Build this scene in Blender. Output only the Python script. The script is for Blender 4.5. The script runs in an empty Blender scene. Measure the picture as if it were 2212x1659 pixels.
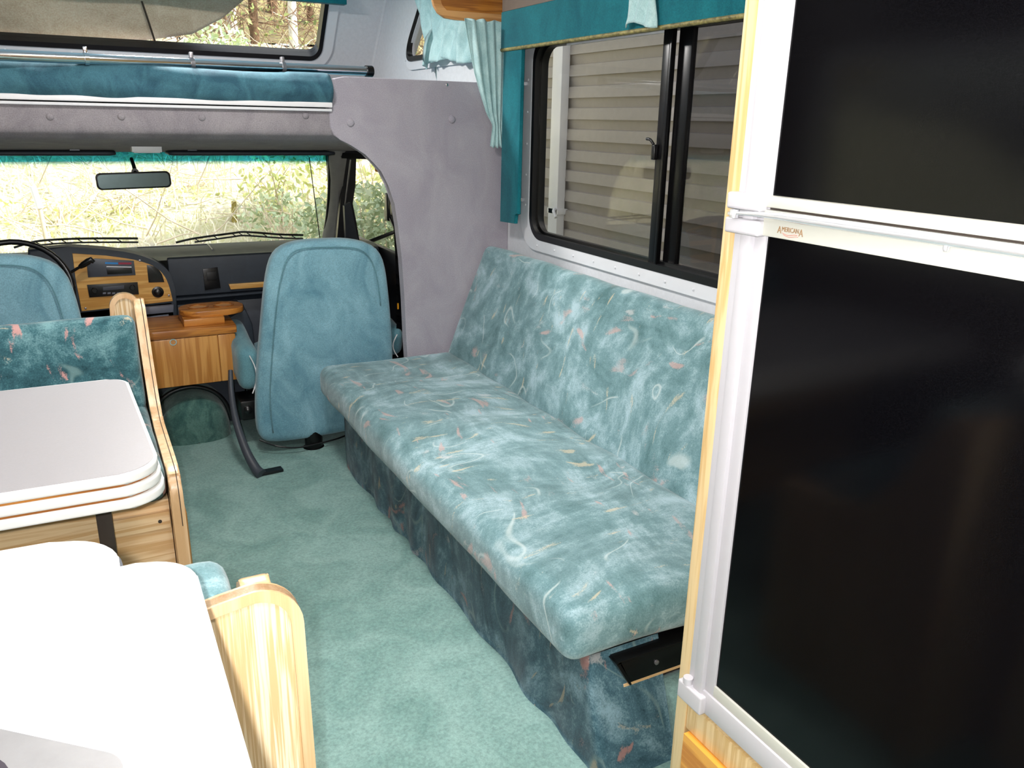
import bpy, bmesh, math, random
from mathutils import Vector, Matrix, noise as mnoise
random.seed(7)
SC = bpy.context.scene
COL = SC.collection
PI = math.pi

# ------------------------------------------------------------------ camera
CAM = Vector((0, 0, 1.45))
M3 = Matrix(((0.88578063, 0.12696386, -0.44639988),
             (-0.46371416, 0.28154074, -0.84006189),
             (0.01902225, 0.9511125, 0.30825828)))
FPX = 1750.0
cd = bpy.data.cameras.new('camera')
cam = bpy.data.objects.new('camera', cd)
COL.objects.link(cam)
cam.matrix_world = Matrix.Translation(CAM) @ M3.to_4x4()
cd.sensor_fit = 'HORIZONTAL'
cd.sensor_width = 36.0
cd.lens = 36.0 * FPX / 2212.0
cd.clip_start = 0.02
cd.clip_end = 200
SC.camera = cam


def P(px, py, ax, val):
    """measured point of the photograph carried to a plane of the real place"""
    d = M3 @ Vector((px - 1106.0, 829.5 - py, -FPX))
    t = (val - CAM[ax]) / d[ax]
    return CAM + d * t


# ------------------------------------------------------------------ materials
MATS = {}


def lin(c):
    return tuple((v / 255 / 12.92) if v / 255 <= 0.04045 else ((v / 255 + 0.055) / 1.055) ** 2.4 for v in c[:3]) + (1,)


class NT:
    def __init__(s, name):
        s.m = bpy.data.materials.new(name)
        s.m.use_nodes = True
        s.t = s.m.node_tree
        s.t.nodes.clear()
        s.out = s.n('ShaderNodeOutputMaterial')
        s.b = s.n('ShaderNodeBsdfPrincipled')
        s.l(s.b, 0, s.out, 0)
        s.co = s.n('ShaderNodeTexCoord')
        MATS[name] = s.m

    def n(s, typ, **kw):
        nd = s.t.nodes.new(typ)
        for k, v in kw.items():
            setattr(nd, k, v)
        return nd

    def l(s, a, ao, b, bi):
        s.t.links.new(a.outputs[ao], b.inputs[bi])

    def mapping(s, scale=(1, 1, 1), rot=(0, 0, 0), src=None, so=3):
        mp = s.n('ShaderNodeMapping')
        mp.inputs['Scale'].default_value = scale
        mp.inputs['Rotation'].default_value = rot
        s.l(src or s.co, so if src is None else 0, mp, 0)
        return mp

    def noise(s, vec, scale, detail=3, rough=0.5, dist=0.0):
        nd = s.n('ShaderNodeTexNoise')
        nd.inputs['Scale'].default_value = scale
        nd.inputs['Detail'].default_value = detail
        nd.inputs['Roughness'].default_value = rough
        nd.inputs['Distortion'].default_value = dist
        if vec is not None:
            s.l(vec, 0, nd, 0)
        else:
            s.l(s.co, 3, nd, 0)
        return nd

    def ramp(s, src, stops, so=0, interp='LINEAR'):
        r = s.n('ShaderNodeValToRGB')
        r.color_ramp.interpolation = interp
        e = r.color_ramp.elements
        while len(e) < len(stops):
            e.new(0.5)
        for i, (p, c) in enumerate(stops):
            e[i].position = p
            e[i].color = c if len(c) == 4 else tuple(c) + (1,)
        s.l(src, so, r, 0)
        return r

    def math(s, op, a, b=None, va=None, vb=None, clamp=False):
        nd = s.n('ShaderNodeMath', operation=op, use_clamp=clamp)
        if a is not None:
            s.l(a, 0, nd, 0)
        if va is not None:
            nd.inputs[0].default_value = va
        if b is not None:
            s.l(b, 0, nd, 1)
        if vb is not None:
            nd.inputs[1].default_value = vb
        return nd

    def mix(s, fac, a, b, blend='MIX'):
        nd = s.n('ShaderNodeMix', data_type='RGBA', blend_type=blend)
        if isinstance(fac, (int, float)):
            nd.inputs[0].default_value = fac
        else:
            s.l(fac, 0, nd, 0)
        for i, v in ((6, a), (7, b)):
            if isinstance(v, tuple):
                nd.inputs[i].default_value = v
            else:
                s.t.links.new(v.outputs[2] if v.bl_idname == 'ShaderNodeMix' else v.outputs[0], nd.inputs[i])
        return nd

    def col(s, nd):
        s.t.links.new(nd.outputs[2] if nd.bl_idname == 'ShaderNodeMix' else nd.outputs[0], s.b.inputs['Base Color'])

    def bump(s, src, strength=0.3, dist=0.002, so=0):
        b = s.n('ShaderNodeBump')
        b.inputs['Strength'].default_value = strength
        b.inputs['Distance'].default_value = dist
        s.l(src, so, b, 'Height')
        s.l(b, 0, s.b, 'Normal')
        return b

    def p(s, **kw):
        for k, v in kw.items():
            s.b.inputs[k.replace('_', ' ')].default_value = v
        return s


def plain(name, c, rough=0.5, metal=0.0, var=0.06, scale=30, bump=0.0, spec=0.5, bd=0.001, bscale=None):
    s = NT(name)
    base = lin(c)
    dark = tuple(v * (1 - var * 2) for v in base[:3]) + (1,)
    light = tuple(min(1, v * (1 + var)) for v in base[:3]) + (1,)
    nz = s.noise(None, scale, 4, 0.6)
    s.col(s.ramp(nz, [(0.3, dark), (0.7, light)]))
    s.p(Roughness=rough, Metallic=metal)
    s.b.inputs['Specular IOR Level'].default_value = spec
    if bump:
        s.bump(s.noise(None, bscale or scale * 6, 3, 0.6), bump, bd)
    return s.m


def wood(name, c1, c2, axis='z', rough=0.35, scale=1.0, coat=0.2, fineamt=0.55):
    s = NT(name)
    st = {'x': (0.6, 9, 9), 'y': (9, 0.6, 9), 'z': (9, 9, 0.6)}[axis]
    mp = s.mapping(tuple(v * scale for v in st))
    n1 = s.noise(mp, 3.0, 3, 0.5, 0.4)
    w = s.n('ShaderNodeMath', operation='MULTIPLY')
    s.l(n1, 0, w, 0)
    w.inputs[1].default_value = 9.0
    fr = s.math('SINE', s.math('MULTIPLY', w, vb=2.6))
    st2 = {'x': (2, 130, 130), 'y': (130, 2, 130), 'z': (130, 130, 2)}[axis]
    fine = s.noise(s.mapping(st2), 2.5, 2, 0.6)
    big = s.noise(s.mapping(tuple(v * .35 for v in st)), 2.0, 2)
    v = s.math('ADD', s.math('MULTIPLY', fr, vb=0.22 if fineamt < .9 else 0.12), s.math('MULTIPLY', s.math('SUBTRACT', fine, vb=.5), vb=fineamt))
    v = s.math('ADD', v, s.math('MULTIPLY', big, vb=0.45 if fineamt < .9 else 0.28))
    s.col(s.ramp(v, [(-0.0 if fineamt < .9 else -0.0, lin(c1)), (0.42 if fineamt < .9 else 0.30, lin(c2))]))
    s.p(Roughness=rough)
    s.b.inputs['Coat Weight'].default_value = coat
    s.b.inputs['Coat Roughness'].default_value = 0.25
    s.bump(fine, 0.08, 0.001)
    return s.m


def floral(name, d, m_, l_, accent, pale, k=1.0, rot=(0.3, 0.2, 0.5), amt=1.0):
    """velour printed with soft brush patches, faint squiggles and peach dashes"""
    s = NT(name)
    warp = s.noise(None, 2.6 * k, 1)
    add = s.n('ShaderNodeVectorMath', operation='MULTIPLY_ADD')
    s.l(warp, 1, add, 0)
    add.inputs[1].default_value = (0.30, 0.30, 0.30)
    s.l(s.co, 3, add, 2)

    def amap(scale, rot_, loc=(0, 0, 0)):
        mp = s.n('ShaderNodeMapping')
        mp.inputs['Scale'].default_value = scale
        mp.inputs['Rotation'].default_value = rot_
        mp.inputs['Location'].default_value = loc
        s.l(add, 0, mp, 0)
        return mp
    n1 = s.noise(amap((4 * k, 13 * k, 9 * k), rot), 1.0, 7, 0.66)
    n1b = s.noise(amap((12 * k, 4 * k, 6 * k), (1.0, 0.3, 0.2), (5, 2, 1)), 1.0, 7, 0.68)
    fz = s.noise(None, 230, 2, 0.8)
    g = s.math('ADD', s.math('MULTIPLY', n1, vb=0.5), s.math('MULTIPLY', n1b, vb=0.5))
    g = s.math('ADD', g, s.math('MULTIPLY', s.math('SUBTRACT', fz, vb=0.5), vb=0.22))
    base = s.ramp(g, [(0.36, lin(d)), (0.50, lin(m_)), (0.62, lin(l_))])
    # faint pale contour squiggles
    n2 = s.noise(add, 4.27 * k, 1, 0.4, 0.3)
    a = s.math('ABSOLUTE', s.math('SUBTRACT', n2, vb=0.5))
    line = s.ramp(a, [(0.003, (1, 1, 1)), (0.010, (0, 0, 0))])
    msk = s.ramp(s.noise(None, 6.0 * k, 1), [(0.50, (0, 0, 0)), (0.58, (1, 1, 1))])
    lf = s.math('MULTIPLY', s.math('MULTIPLY', line, msk), vb=0.55)
    c3 = s.mix(lf, base, lin(pale))
    # peach and sand dry-brush dashes, broken up by the pile
    def dash(c_in, scale, rot_, loc, th, col, str_):
        n3 = s.noise(amap(scale, rot_, loc), 0.9, 2, 0.5)
        v = s.math('ADD', n3, s.math('MULTIPLY', s.math('SUBTRACT', fz, vb=0.5), vb=0.16))
        ac = s.ramp(v, [(th, (0, 0, 0)), (th + 0.05, (1, 1, 1))])
        return s.mix(s.math('MULTIPLY', ac, vb=str_ * amt), c_in, lin(col))
    c4 = dash(c3, (30 * k, 7 * k, 9 * k), (0.9, 0.5, 1.1), (3.1, 1.7, 9.2), 0.655, accent, 0.6)
    c4 = dash(c4, (9 * k, 34 * k, 8 * k), (0.4, 1.0, 0.6), (7.3, 0.7, 2.2), 0.665, (214, 196, 162), 0.55)
    c4 = dash(c4, (11 * k, 9 * k, 13 * k), (0.1, 0.2, 0.9), (1.3, 8.7, 4.2), 0.71, (196, 196, 196), 0.6)
    s.col(c4)
    s.p(Roughness=0.9)
    s.b.inputs['Sheen Weight'].default_value = 0.3
    s.b.inputs['Sheen Roughness'].default_value = 0.5
    s.b.inputs['Specular IOR Level'].default_value = 0.1
    s.bump(fz, 0.4, 0.002)
    return s.m


def velour(name, c, c2, rough=0.85, k=1.0, grain=220, sheen=0.3, bump=0.3):
    s = NT(name)
    n1 = s.noise(s.mapping((2.5 * k, 2.5 * k, 1.6 * k)), 2.2, 4, 0.6, 1.0)
    fz = s.noise(None, grain, 2, 0.7)
    c1 = s.ramp(n1, [(0.34, lin(c)), (0.64, lin(c2))])
    s.col(s.mix(0.4, c1, s.ramp(fz, [(0.3, (0.28, 0.28, 0.28, 1)), (0.7, (0.78, 0.78, 0.78, 1))]), 'OVERLAY'))
    s.p(Roughness=rough)
    s.b.inputs['Sheen Weight'].default_value = sheen
    s.b.inputs['Specular IOR Level'].default_value = 0.15
    s.bump(fz, bump, 0.002)
    return s.m


def glass(name, tint, refl=0.06):
    s = NT(name)
    tr = s.n('ShaderNodeBsdfTransparent')
    tr.inputs[0].default_value = tint + (1,)
    gl = s.n('ShaderNodeBsdfGlossy')
    gl.inputs['Roughness'].default_value = 0.02
    mx = s.n('ShaderNodeMixShader')
    mx.inputs[0].default_value = refl
    s.l(tr, 0, mx, 1)
    s.l(gl, 0, mx, 2)
    s.l(mx, 0, s.out, 0)
    return s.m


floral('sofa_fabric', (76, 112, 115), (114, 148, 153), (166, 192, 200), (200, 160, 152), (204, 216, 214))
floral('sofa_fabric_shaded', (44, 76, 90), (92, 132, 146), (164, 200, 212), (206, 150, 138), (160, 188, 186), k=1.1, rot=(0.1, 0.9, 0.2), amt=1.2)  # same sofa fabric for the skirt, its shade put into the colours
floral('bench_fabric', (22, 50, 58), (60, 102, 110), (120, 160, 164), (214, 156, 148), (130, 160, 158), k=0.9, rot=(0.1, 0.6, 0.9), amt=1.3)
velour('seat_velour', (96, 140, 156), (136, 178, 192))
velour('seat_velour_side', (80, 122, 134), (104, 150, 160))
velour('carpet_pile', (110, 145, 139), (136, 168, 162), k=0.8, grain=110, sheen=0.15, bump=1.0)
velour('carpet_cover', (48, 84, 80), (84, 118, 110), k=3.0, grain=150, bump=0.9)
velour('bunk_vinyl', (50, 86, 102), (72, 116, 130), rough=0.85, k=2, grain=300, sheen=0.1, bump=0.1)
velour('valance_cloth', (10, 92, 104), (22, 112, 122), k=1, grain=260, sheen=0.1)
velour('curtain_cloth', (158, 192, 194), (186, 216, 216), k=3, grain=300, sheen=0.3, bump=0.1)
velour('panel_cloth', (156, 150, 160), (168, 163, 171), k=1, grain=300, sheen=0.1, bump=0.3)
velour('headliner_cloth', (132, 126, 132), (150, 144, 148), k=1.4, grain=260, sheen=0.1, bump=0.3)
velour('tarp_cloth', (204, 182, 164), (222, 202, 186), k=1.5, grain=120, sheen=0.0, bump=0.4)
plain('wall_paper', (220, 220, 224), 0.75, var=0.03, scale=60, bump=0.25)
plain('white_plastic', (238, 236, 238), 0.4, var=0.01, scale=5)
plain('white_frame', (228, 228, 232), 0.45, var=0.015, scale=12)
plain('cream_trim', (226, 225, 214), 0.4, var=0.01, scale=5)
plain('bright_aluminium', (235, 236, 240), 0.22, metal=0.7, var=0.01, scale=8)
plain('chrome', (220, 220, 225), 0.12, metal=1.0, var=0.01, scale=8)
plain('steel', (150, 148, 152), 0.38, metal=0.75, var=0.05, scale=40)
plain('black_rubber', (14, 14, 17), 0.4, var=0.1, scale=20)
plain('black_plastic', (17, 17, 19), 0.3, var=0.1, scale=20)
plain('black_metal', (16, 15, 17), 0.28, metal=0.3, var=0.1, scale=12)
plain('dark_brown', (64, 54, 48), 0.5, var=0.1, scale=20)
plain('dash_vinyl', (44, 52, 62), 0.55, var=0.08, scale=20, bump=0.3, bscale=400)
plain('dash_top', (160, 164, 146), 0.7, var=0.06, scale=14, bump=0.2, bscale=400)
plain('grey_plastic', (66, 70, 80), 0.4, var=0.05, scale=20)
plain('ashtray_grey', (104, 108, 120), 0.35, var=0.05, scale=20)
plain('pillar_grey', (150, 150, 146), 0.6, var=0.05, scale=20)
plain('belt_grey', (58, 62, 70), 0.5, var=0.05, scale=40)
plain('taupe_board', (112, 96, 84), 0.5, var=0.12, scale=4)
plain('laminate_grey', (170, 166, 168), 0.4, var=0.015, scale=200)
plain('laminate_white', (244, 243, 240), 0.35, var=0.01, scale=5)
plain('gold_piping', (150, 138, 84), 0.5, var=0.4, scale=60)
plain('blue_label', (40, 130, 200), 0.5, var=0.02)
plain('red_label', (150, 30, 60), 0.5, var=0.02)
plain('orange_plastic', (220, 150, 30), 0.4, var=0.02)
plain('logo_ink', (150, 118, 84), 0.6, var=0.02)
plain('logo_red', (196, 110, 90), 0.6, var=0.02)
plain('steel_light', (170, 168, 168), 0.45, metal=0.8, var=0.03, scale=40)
plain('fridge_white', (188, 185, 189), 0.4, var=0.01, scale=5)
plain('fridge_cream', (190, 189, 179), 0.4, var=0.01, scale=5)
plain('basin_steel', (92, 86, 94), 0.5, metal=0.8, var=0.05, scale=40)
plain('mirror_face', (96, 112, 112), 0.25, metal=0.6, var=0.04)
plain('siding_vinyl', (172, 163, 153), 0.6, var=0.03, scale=25, bump=0.2)
plain('birch_bark', (238, 232, 226), 0.9, var=0.12, scale=14, bump=0.6, bd=0.02)
plain('bark', (120, 92, 70), 0.9, var=0.3, scale=10, bump=0.8, bd=0.02)
plain('moss_bark', (176, 160, 90), 0.9, var=0.3, scale=24, bump=0.6, bd=0.01)
plain('dry_straw', (232, 216, 184), 0.9, var=0.12, scale=2)
plain('twig', (224, 208, 188), 0.9, var=0.15, scale=3)
wood('panel_dark', (60, 40, 24), (90, 62, 38), 'z')
plain('roof_brown', (120, 94, 70), 0.8, var=0.15, scale=12)
wood('oak_light', (206, 172, 124), (238, 218, 184), 'z', scale=1.5, fineamt=1.5)
wood('oak_light_x', (216, 172, 120), (242, 210, 166), 'x')
wood('oak_trim', (210, 168, 122), (228, 192, 150), 'z', scale=0.6)
wood('oak_strip', (200, 164, 108), (222, 194, 146), 'z', scale=1.4)
wood('oak_console', (178, 116, 50), (208, 150, 80), 'z', scale=0.7)
wood('oak_console_x', (150, 88, 34), (196, 128, 54), 'x')
wood('oak_bezel', (204, 150, 78), (228, 182, 108), 'x')
wood('oak_cabinet', (186, 118, 36), (222, 160, 66), 'y')
wood('oak_end', (190, 128, 70), (226, 170, 110), 'x')
glass('window_glass', (0.86, 0.86, 0.82), 0.035)
glass('tinted_glass', (0.60, 0.60, 0.60), 0.035)
glass('windshield_glass', (0.95, 0.96, 0.93), 0.02)
# windshield shade band: teal tint fading out downwards (a real gradient in the glass)
s = NT('shade_band_glass')
tr = s.n('ShaderNodeBsdfTransparent')
sep = s.n('ShaderNodeSeparateXYZ')
s.l(s.co, 0, sep, 0)
rp = s.ramp(sep, [(0.0, (0.9, 1, 0.98)), (0.3, (0.02, 0.20, 0.28)), (1.0, (0.0, 0.03, 0.05))], so=2)
s.l(rp, 0, tr, 0)
s.l(tr, 0, s.out, 0)
# fridge panel: gloss black
s = NT('fridge_black')
s.col(s.ramp(s.noise(None, 900, 1), [(0.45, (0.001, 0.001, 0.0015, 1)), (0.8, (0.004, 0.004, 0.005, 1))]))
s.p(Roughness=0.12)
s.b.inputs['Specular IOR Level'].default_value = 0.17
# glowing diffuser of the added fill lamps
s = NT('fill_diffuser')
s.p(Base_Color=(1, 1, 1, 1))
s.b.inputs['Emission Color'].default_value = (1, 0.93, 0.82, 1)
s.b.inputs['Emission Strength'].default_value = 1.5
# ground / leaves
s = NT('bank_soil')
n1 = s.noise(None, 2.2, 8, 0.7)
n2 = s.noise(None, 34, 5, 0.8)
c1 = s.ramp(n1, [(0.38, lin((216, 206, 180))), (0.5, lin((218, 220, 176))), (0.6, lin((230, 222, 206)))])
s.col(s.mix(0.6, c1, s.ramp(n2, [(0.35, (0.28, 0.25, 0.2, 1)), (0.6, (0.8, 0.8, 0.8, 1))]), 'OVERLAY'))
s.p(Roughness=0.95)
s.bump(n2, 0.8, 0.05)
s = NT('forest_floor')
n2 = s.noise(None, 9, 8, 0.8)
s.col(s.ramp(n2, [(0.35, lin((70, 60, 40))), (0.5, lin((128, 112, 84))), (0.66, lin((150, 160, 84)))]))
s.p(Roughness=0.95)


def leafmat(name, a, b):
    s = NT(name)
    s.col(s.ramp(s.noise(None, 3.0, 4, 0.8), [(0.35, lin(a)), (0.65, lin(b))]))
    s.p(Roughness=0.7)
    s.b.inputs['Subsurface Weight'].default_value = 0.0


leafmat('leaf_yellow', (196, 206, 130), (236, 234, 176))
leafmat('leaf_green', (156, 176, 136), (216, 224, 188))
leafmat('leaf_wood', (84, 96, 54), (150, 158, 92))
leafmat('grass_pale', (224, 216, 186), (242, 238, 220))


def MT(n):
    return MATS[n]


# ------------------------------------------------------------------ objects
ORIG = {}


def thing(name, label, cat, loc, group=None):
    o = bpy.data.objects.new(name, None)
    o.empty_display_size = 0.05
    COL.objects.link(o)
    o.location = loc
    o['label'] = label
    o['category'] = cat
    if group:
        o['group'] = group
    ORIG[o.name] = Vector(loc)
    return o


def obj(name, bm, mat, parent=None, label=None, cat=None, group=None, kind=None, smooth=None, wn=False, subsurf=0):
    me = bpy.data.meshes.new(name)
    bmesh.ops.recalc_face_normals(bm, faces=bm.faces)
    if parent is not None:
        org = ORIG[parent.name]
    else:
        vs = [v.co for v in bm.verts]
        lo = Vector((min(v[i] for v in vs) for i in range(3)))
        hi = Vector((max(v[i] for v in vs) for i in range(3)))
        org = Vector(((lo.x + hi.x) / 2, (lo.y + hi.y) / 2, lo.z))
    bmesh.ops.translate(bm, verts=bm.verts, vec=-org)
    if smooth is not None:
        for f in bm.faces:
            f.smooth = True
        if smooth < 180:
            lim = math.radians(smooth)
            for e in bm.edges:
                if len(e.link_faces) == 2 and e.calc_face_angle(0) > lim:
                    e.smooth = False
    bm.to_mesh(me)
    bm.free()
    me.materials.append(MATS[mat] if isinstance(mat, str) else mat)
    o = bpy.data.objects.new(name, me)
    COL.objects.link(o)
    if parent is not None:
        o.parent = parent
        ORIG[o.name] = org
    else:
        o.location = org
        ORIG[o.name] = org
    if subsurf:
        md = o.modifiers.new('s', 'SUBSURF')
        md.levels = md.render_levels = subsurf
    if label:
        o['label'] = label
    if cat:
        o['category'] = cat
    if group:
        o['group'] = group
    if kind:
        o['kind'] = kind
    return o


def struct(name, bm, mat, smooth=None, parent=None):
    return obj(name, bm, mat, parent, kind=None if parent else 'structure', smooth=smooth)


def BM():
    return bmesh.new()


def box(bm, x0, x1, y0, y1, z0, z1, bev=0.0, seg=2, mat=None):
    r = bmesh.ops.create_cube(bm, size=1.0)
    vs = r['verts']
    for v in vs:
        v.co = Vector((x0 + (v.co.x + .5) * (x1 - x0), y0 + (v.co.y + .5) * (y1 - y0), z0 + (v.co.z + .5) * (z1 - z0)))
    if mat is not None:
        bmesh.ops.transform(bm, matrix=mat, verts=vs)
    if bev:
        es = list({e for v in vs for e in v.link_edges})
        bmesh.ops.bevel(bm, geom=es, offset=bev, segments=seg, profile=0.6, affect='EDGES')
    return bm


def prism(bm, poly, d0, d1, axis='y', bev=0.0, seg=2):
    """poly in the two other axes (in xyz order), extruded from d0 to d1 along axis"""
    def mk(a, b, d):
        return Vector({'x': (d, a, b), 'y': (a, d, b), 'z': (a, b, d)}[axis])
    v0 = [bm.verts.new(mk(a, b, d0)) for a, b in poly]
    v1 = [bm.verts.new(mk(a, b, d1)) for a, b in poly]
    n = len(poly)
    f0 = bm.faces.new(v0)
    f1 = bm.faces.new(v1[::-1])
    for i in range(n):
        bm.faces.new((v0[i], v0[(i + 1) % n], v1[(i + 1) % n], v1[i]))
    if bev:
        es = list(f0.edges) + list(f1.edges)
        bmesh.ops.bevel(bm, geom=es, offset=bev, segments=seg, profile=0.6, affect='EDGES')
    return bm


def arc(cx, cy, r, a0, a1, n=8):
    return [(cx + r * math.cos(math.radians(a0 + (a1 - a0) * i / n)), cy + r * math.sin(math.radians(a0 + (a1 - a0) * i / n))) for i in range(n + 1)]


def rrect(x0, x1, y0, y1, r, n=8, rs=None):
    rs = rs or (r, r, r, r)  # bl br tr tl
    p = []
    for (cx, cy, a, k) in ((x0, y0, 180, 0), (x1, y0, 270, 1), (x1, y1, 0, 2), (x0, y1, 90, 3)):
        q = rs[k]
        ccx = cx + (q if cx == x0 else -q)
        ccy = cy + (q if cy == y0 else -q)
        p += arc(ccx, ccy, q, a, a + 90, n) if q > 0 else [(cx, cy)]
    return p


def ring(bm, outer, inner, d0, d1, axis='y', bev=0.0):
    """frame between two loops of equal length"""
    def mk(a, b, d):
        return Vector({'x': (d, a, b), 'y': (a, d, b), 'z': (a, b, d)}[axis])
    L = []
    for loop, d in ((outer, d0), (inner, d0), (inner, d1), (outer, d1)):
        L.append([bm.verts.new(mk(a, b, d)) for a, b in loop])
    n = len(outer)
    for k in range(4):
        A, B_ = L[k], L[(k + 1) % 4]
        for i in range(n):
            bm.faces.new((A[i], A[(i + 1) % n], B_[(i + 1) % n], B_[i]))
    return bm


def smooth_path(pts, n=6):
    pts = [Vector(p) for p in pts]
    if len(pts) < 3:
        return pts
    out = []
    for i in range(len(pts) - 1):
        p0 = pts[max(i - 1, 0)]
        p1, p2 = pts[i], pts[i + 1]
        p3 = pts[min(i + 2, len(pts) - 1)]
        for k in range(n):
            t = k / n
            out.append(0.5 * ((2 * p1) + (-p0 + p2) * t + (2 * p0 - 5 * p1 + 4 * p2 - p3) * t * t + (-p0 + 3 * p1 - 3 * p2 + p3) * t ** 3))
    out.append(pts[-1])
    return out


def tube(bm, pts, r, seg=10, cap=True, flat=None, up=None):
    pts = [Vector(p) for p in pts]
    rs = r if isinstance(r, (list, tuple)) else [r] * len(pts)
    if len(rs) != len(pts):
        rs = [rs[0] + (rs[-1] - rs[0]) * i / (len(pts) - 1) for i in range(len(pts))]
    prev = None
    rings = []
    n = None
    for i, p in enumerate(pts):
        t = (pts[min(i + 1, len(pts) - 1)] - pts[max(i - 1, 0)])
        if t.length < 1e-9:
            t = Vector((0, 0, 1))
        t.normalize()
        if n is None:
            a = Vector(up) if up else (Vector((0, 0, 1)) if abs(t.z) < 0.9 else Vector((1, 0, 0)))
            n = (a - t * a.dot(t)).normalized()
        else:
            n = (n - t * n.dot(t)).normalized()
        b = t.cross(n)
        fl = flat or 1.0
        rings.append([bm.verts.new(p + (n * math.cos(2 * PI * k / seg) * fl + b * math.sin(2 * PI * k / seg)) * rs[i]) for k in range(seg)])
    for i in range(len(rings) - 1):
        for k in range(seg):
            bm.faces.new((rings[i][k], rings[i][(k + 1) % seg], rings[i + 1][(k + 1) % seg], rings[i + 1][k]))
    if cap:
        bm.faces.new(rings[0][::-1])
        bm.faces.new(rings[-1])
    return bm


def lathe(bm, prof, center, axis='z', seg=24):
    c = Vector(center)
    rings = []
    for r, h in prof:
        rr = []
        for k in range(seg):
            a = 2 * PI * k / seg
            u, v = max(r, 1e-5) * math.cos(a), max(r, 1e-5) * math.sin(a)
            rr.append(bm.verts.new(c + Vector({'z': (u, v, h), 'y': (u, h, v), 'x': (h, u, v)}[axis])))
        rings.append(rr)
    for i in range(len(rings) - 1):
        for k in range(seg):
            bm.faces.new((rings[i][k], rings[i][(k + 1) % seg], rings[i + 1][(k + 1) % seg], rings[i + 1][k]))
    bm.faces.new(rings[0][::-1])
    bm.faces.new(rings[-1])
    return bm


def softbox(bm, lo, hi, r, n=(10, 10, 6), crown=(0, 0, 0), mat=None, jit=0.0, jf=6.0):
    """rounded, slightly crowned cushion"""
    lo, hi = Vector(lo), Vector(hi)
    c = (lo + hi) / 2
    h = (hi - lo) / 2
    r = min(r, min(h) * 0.98)
    verts = {}

    def sp(i, m):
        # denser samples near the edges
        t = -1 + 2 * i / m
        return math.sin(t * PI / 2) * 0.5 + t * 0.5

    def V(i, j, k):
        key = (i, j, k)
        if key in verts:
            return verts[key]
        u = Vector((sp(i, n[0]), sp(j, n[1]), sp(k, n[2])))
        p = Vector((u.x * h.x, u.y * h.y, u.z * h.z))
        q = Vector([max(-(h[a] - r), min(h[a] - r, p[a])) for a in range(3)])
        d = p - q
        if d.length > 1e-9:
            p = q + d.normalized() * r
        for a in range(3):
            if crown[a] and abs(u[a]) > 0.999:
                o1, o2 = [x for x in range(3) if x != a]
                p[a] += (1 if u[a] > 0 else -1) * crown[a] * (1 - u[o1] ** 2) * (1 - u[o2] ** 2)
        p += c
        if jit:
            p += mnoise.noise_vector(p * jf) * jit
        if mat is not None:
            p = mat @ p
        verts[key] = bm.verts.new(p)
        return verts[key]
    for a in range(3):
        o1, o2 = [x for x in range(3) if x != a]
        for side in (0, n[a]):
            for i in range(n[o1]):
                for j in range(n[o2]):
                    idx = []
                    for (di, dj) in ((0, 0), (1, 0), (1, 1), (0, 1)):
                        t = [0, 0, 0]
                        t[a] = side
                        t[o1] = i + di
                        t[o2] = j + dj
                        idx.append(V(*t))
                    bm.faces.new(idx)
    return bm


def loft(bm, secs, seg=32, power=4.0):
    """secs: (cx, cy, z, halfx, halfy) superellipse rings"""
    rings = []
    for cx, cy, z, hx, hy in secs:
        rr = []
        for k in range(seg):
            a = 2 * PI * k / seg
            ca, sa = math.cos(a), math.sin(a)
            rr.append(bm.verts.new((cx + hx * math.copysign(abs(ca) ** (2 / power), ca), cy + hy * math.copysign(abs(sa) ** (2 / power), sa), z)))
        rings.append(rr)
    for i in range(len(rings) - 1):
        for k in range(seg):
            bm.faces.new((rings[i][k], rings[i][(k + 1) % seg], rings[i + 1][(k + 1) % seg], rings[i + 1][k]))
    bm.faces.new(rings[0][::-1])
    bm.faces.new(rings[-1])
    return bm


def sheet(bm, fn, nu, nv, thick=0.0):
    g = [[bm.verts.new(fn(i / nu, j / nv)) for j in range(nv + 1)] for i in range(nu + 1)]
    fs = []
    for i in range(nu):
        for j in range(nv):
            fs.append(bm.faces.new((g[i][j], g[i + 1][j], g[i + 1][j + 1], g[i][j + 1])))
    if thick:
        bmesh.ops.recalc_face_normals(bm, faces=bm.faces)
        bmesh.ops.solidify(bm, geom=bm.faces[:], thickness=thick)
    return bm


def copy_tree(o, parent=None, dloc=None, **props):
    c = o.copy()
    COL.objects.link(c)
    if parent is not None:
        c.parent = parent
    if dloc is not None:
        c.location = c.location + Vector(dloc)
    for k, v in props.items():
        c[k] = v
    for ch in [x for x in bpy.data.objects if x.parent == o]:
        copy_tree(ch, c)
    return c


# ================================================================== THE SHELL
WX = 1.77      # right wall, inside face
LX = -1.12     # left wall
YB = -1.3      # back wall
YP = 3.40      # bunk front / padded wing panel
ZC = 2.28      # ceiling

# floor (carpeted, runs into the cab)
bm = BM()
def ffl(u, v):
    x, y = LX + u * (WX - LX), YB + v * (4.9 - YB)
    z = mnoise.noise(Vector((x * 5, y * 5, 0))) * 0.003
    if y > 3.25:
        z += 0.012 * max(0, mnoise.noise(Vector((x * 7, y * 7, 3)))) * min(1, (y - 3.25) * 4)
    return Vector((x, y, z))
sheet(bm, ffl, 60, 120)
r = bmesh.ops.extrude_face_region(bm, geom=bm.faces[:])
for v in [g for g in r['geom'] if isinstance(g, bmesh.types.BMVert)]:
    v.co.z = -0.06
struct('floor', bm, 'carpet_pile', smooth=60)

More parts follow.
